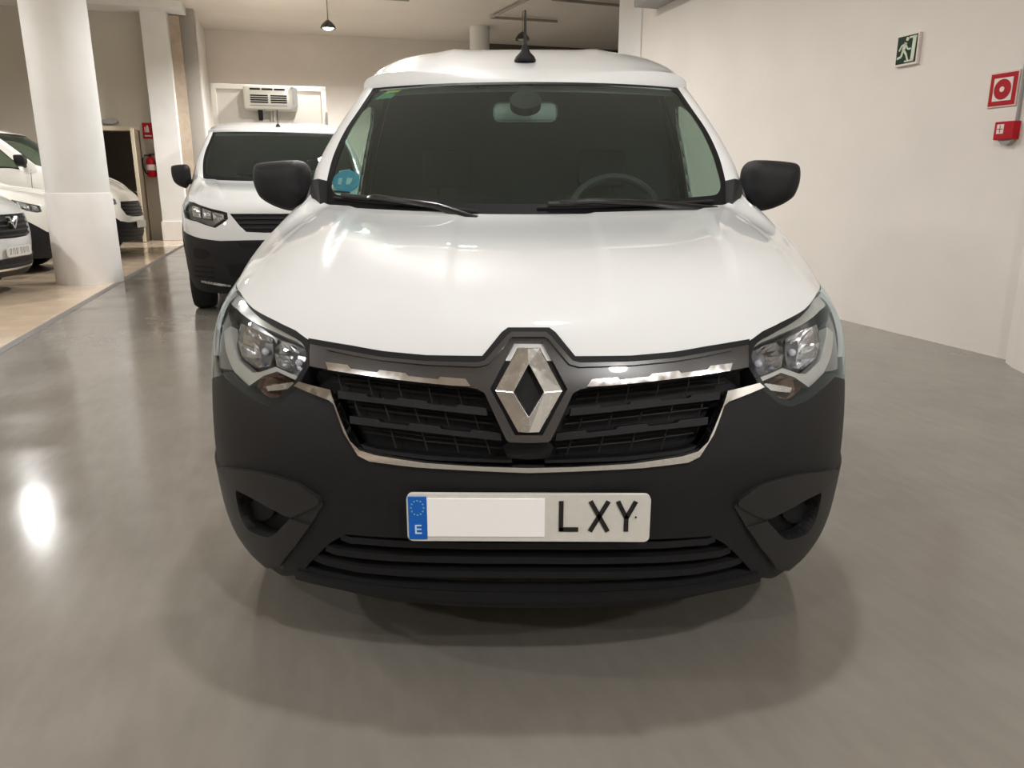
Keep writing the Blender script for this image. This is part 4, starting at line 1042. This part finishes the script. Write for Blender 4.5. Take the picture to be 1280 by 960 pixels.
for k, x in enumerate((-.19, -.12, -.05, .04, .11, .18)):
    z4 = V4.warp(np.array([0, 0, .47]))[2]
    st4 = MB(); bar2(st4, (x-.018, z4+.033), (x-.018, z4-.033), .011, -.032, -.029); bar2(st4, (x-.018, z4+.03), (x+.018, z4+.03), .009, -.032, -.029); bar2(st4, (x+.016, z4+.03), (x+(.016 if k % 2 else -.004), z4-.033), .011, -.032, -.029)
    st4.build('plate_digit', 'grey', p4)
zb4 = V4.warp(np.array([0, 0, .70]))[2]
bg4 = MB(); bar2(bg4, (-.09, zb4+.07), (0, zb4-.05), .022, -.02, .02); bar2(bg4, (.09, zb4+.07), (0, zb4-.05), .022, -.02, .02); bar2(bg4, (-.07, zb4+.0), (.07, zb4+.05), .02, -.02, .02)
bg4.build('badge', 'satin', V4.root)
V4.both('chrome_lip', [[(0, .30), (.3, .305), (.45, .34), (.52, .38), (.53, .36), (.46, .315), (.3, .285), (0, .28)]], 'chrome', .014, .01)
V5, _ = row_van('parked_van', -3.5, 11.2, -4, 'cream white van with slim dark headlamp half hidden by the thick column', ZM4, 1.0, .52, 'cream_paint')
ZM3 = [(0, 0), (.2, .25), (.5, .56), (.81, .98), (.95, 1.14), (1.09, 1.42), (1.586, 2.0), (1.85, 2.16)]
V3, _ = row_van('parked_van', -2.98, 13.5, -5, 'tall cream white van showing its side window and nose on either side of the column', ZM3, 1.05, .52, 'cream_paint')

# refrigerated truck behind the second van
TK = Van('refrigerated_truck', rp(-.63, 10.75), ROOM_AZ, 'pale box truck with white cooling unit on its front, standing behind the second van', None, .97)
ek = [(0, .80), (.2, .80), (.4, .81), (.5, .835), (.6, .875), (.68, .915), (.73, .935), (.755, .945)]
TK.hood(ek); TK.shell()
TK.both('front_bumper', [[(0, .215), (.3, .215), (.5, .215), (.776, .23), (.776, .94), (.755, .945), (.73, .935), (.68, .915), (.6, .875), (.5, .835), (.4, .81), (.2, .80), (0, .80)]], 'plastic', 0, .03)
tr_ = TK.root
bx = MB().box(-.90, .885, 1.76, 4.9, .62, 2.76, .015).build('box_body', 'boxpanel', tr_)
MB().box(-.91, -.83, 1.74, 1.80, .62, 2.78, .006).box(.815, .895, 1.74, 1.80, .62, 2.78, .006).box(-.91, .895, 1.74, 1.80, 2.70, 2.78, .006).build('box_frame', 'unit', bx)
cu = MB().box(-.405, .43, 1.42, 1.78, 2.37, 2.74, .05).build('cooling_unit', 'unit', tr_, True)
MB().prism([(.30, 2.37), (.43, 2.42), (.43, 2.70), (.33, 2.74), (.36, 2.68), (.36, 2.44)], 1.405, 1.43).build('unit_side_cowl', 'lampwhite', cu)
for k in range(4):
    for x0, x1 in ((-.30, -.03), (.01, .26)):
        MB().box(x0, x1, 1.412, 1.43, 2.47+.034*k, 2.49+.034*k).build('grille_slot', 'black', cu)
for x0, x1 in ((-.30, -.14), (-.12, .05), (.07, .24)):
    MB().box(x0, x1, 1.412, 1.43, 2.665, 2.692).build('top_slot', 'black', cu)
MB().box(-.31, .26, 1.412, 1.43, 2.425, 2.437).build('lower_slot', 'pipe', cu)
MB().box(-.20, -.13, 1.5, 1.7, 2.22, 2.38, .01).build('hose_block', 'black', cu)
MB().tube([(.05, 1.7, 2.38), (.05, 1.7, 1.8)], .02).tube([(0, 1.7, 2.38), (0, 1.7, 1.8)], .014).build('pipe_pair', 'unit', cu)
MB().box(.875, .905, 1.70, 1.74, 1.2, 2.38, .005).build('box_corner_guard', 'grey', bx)
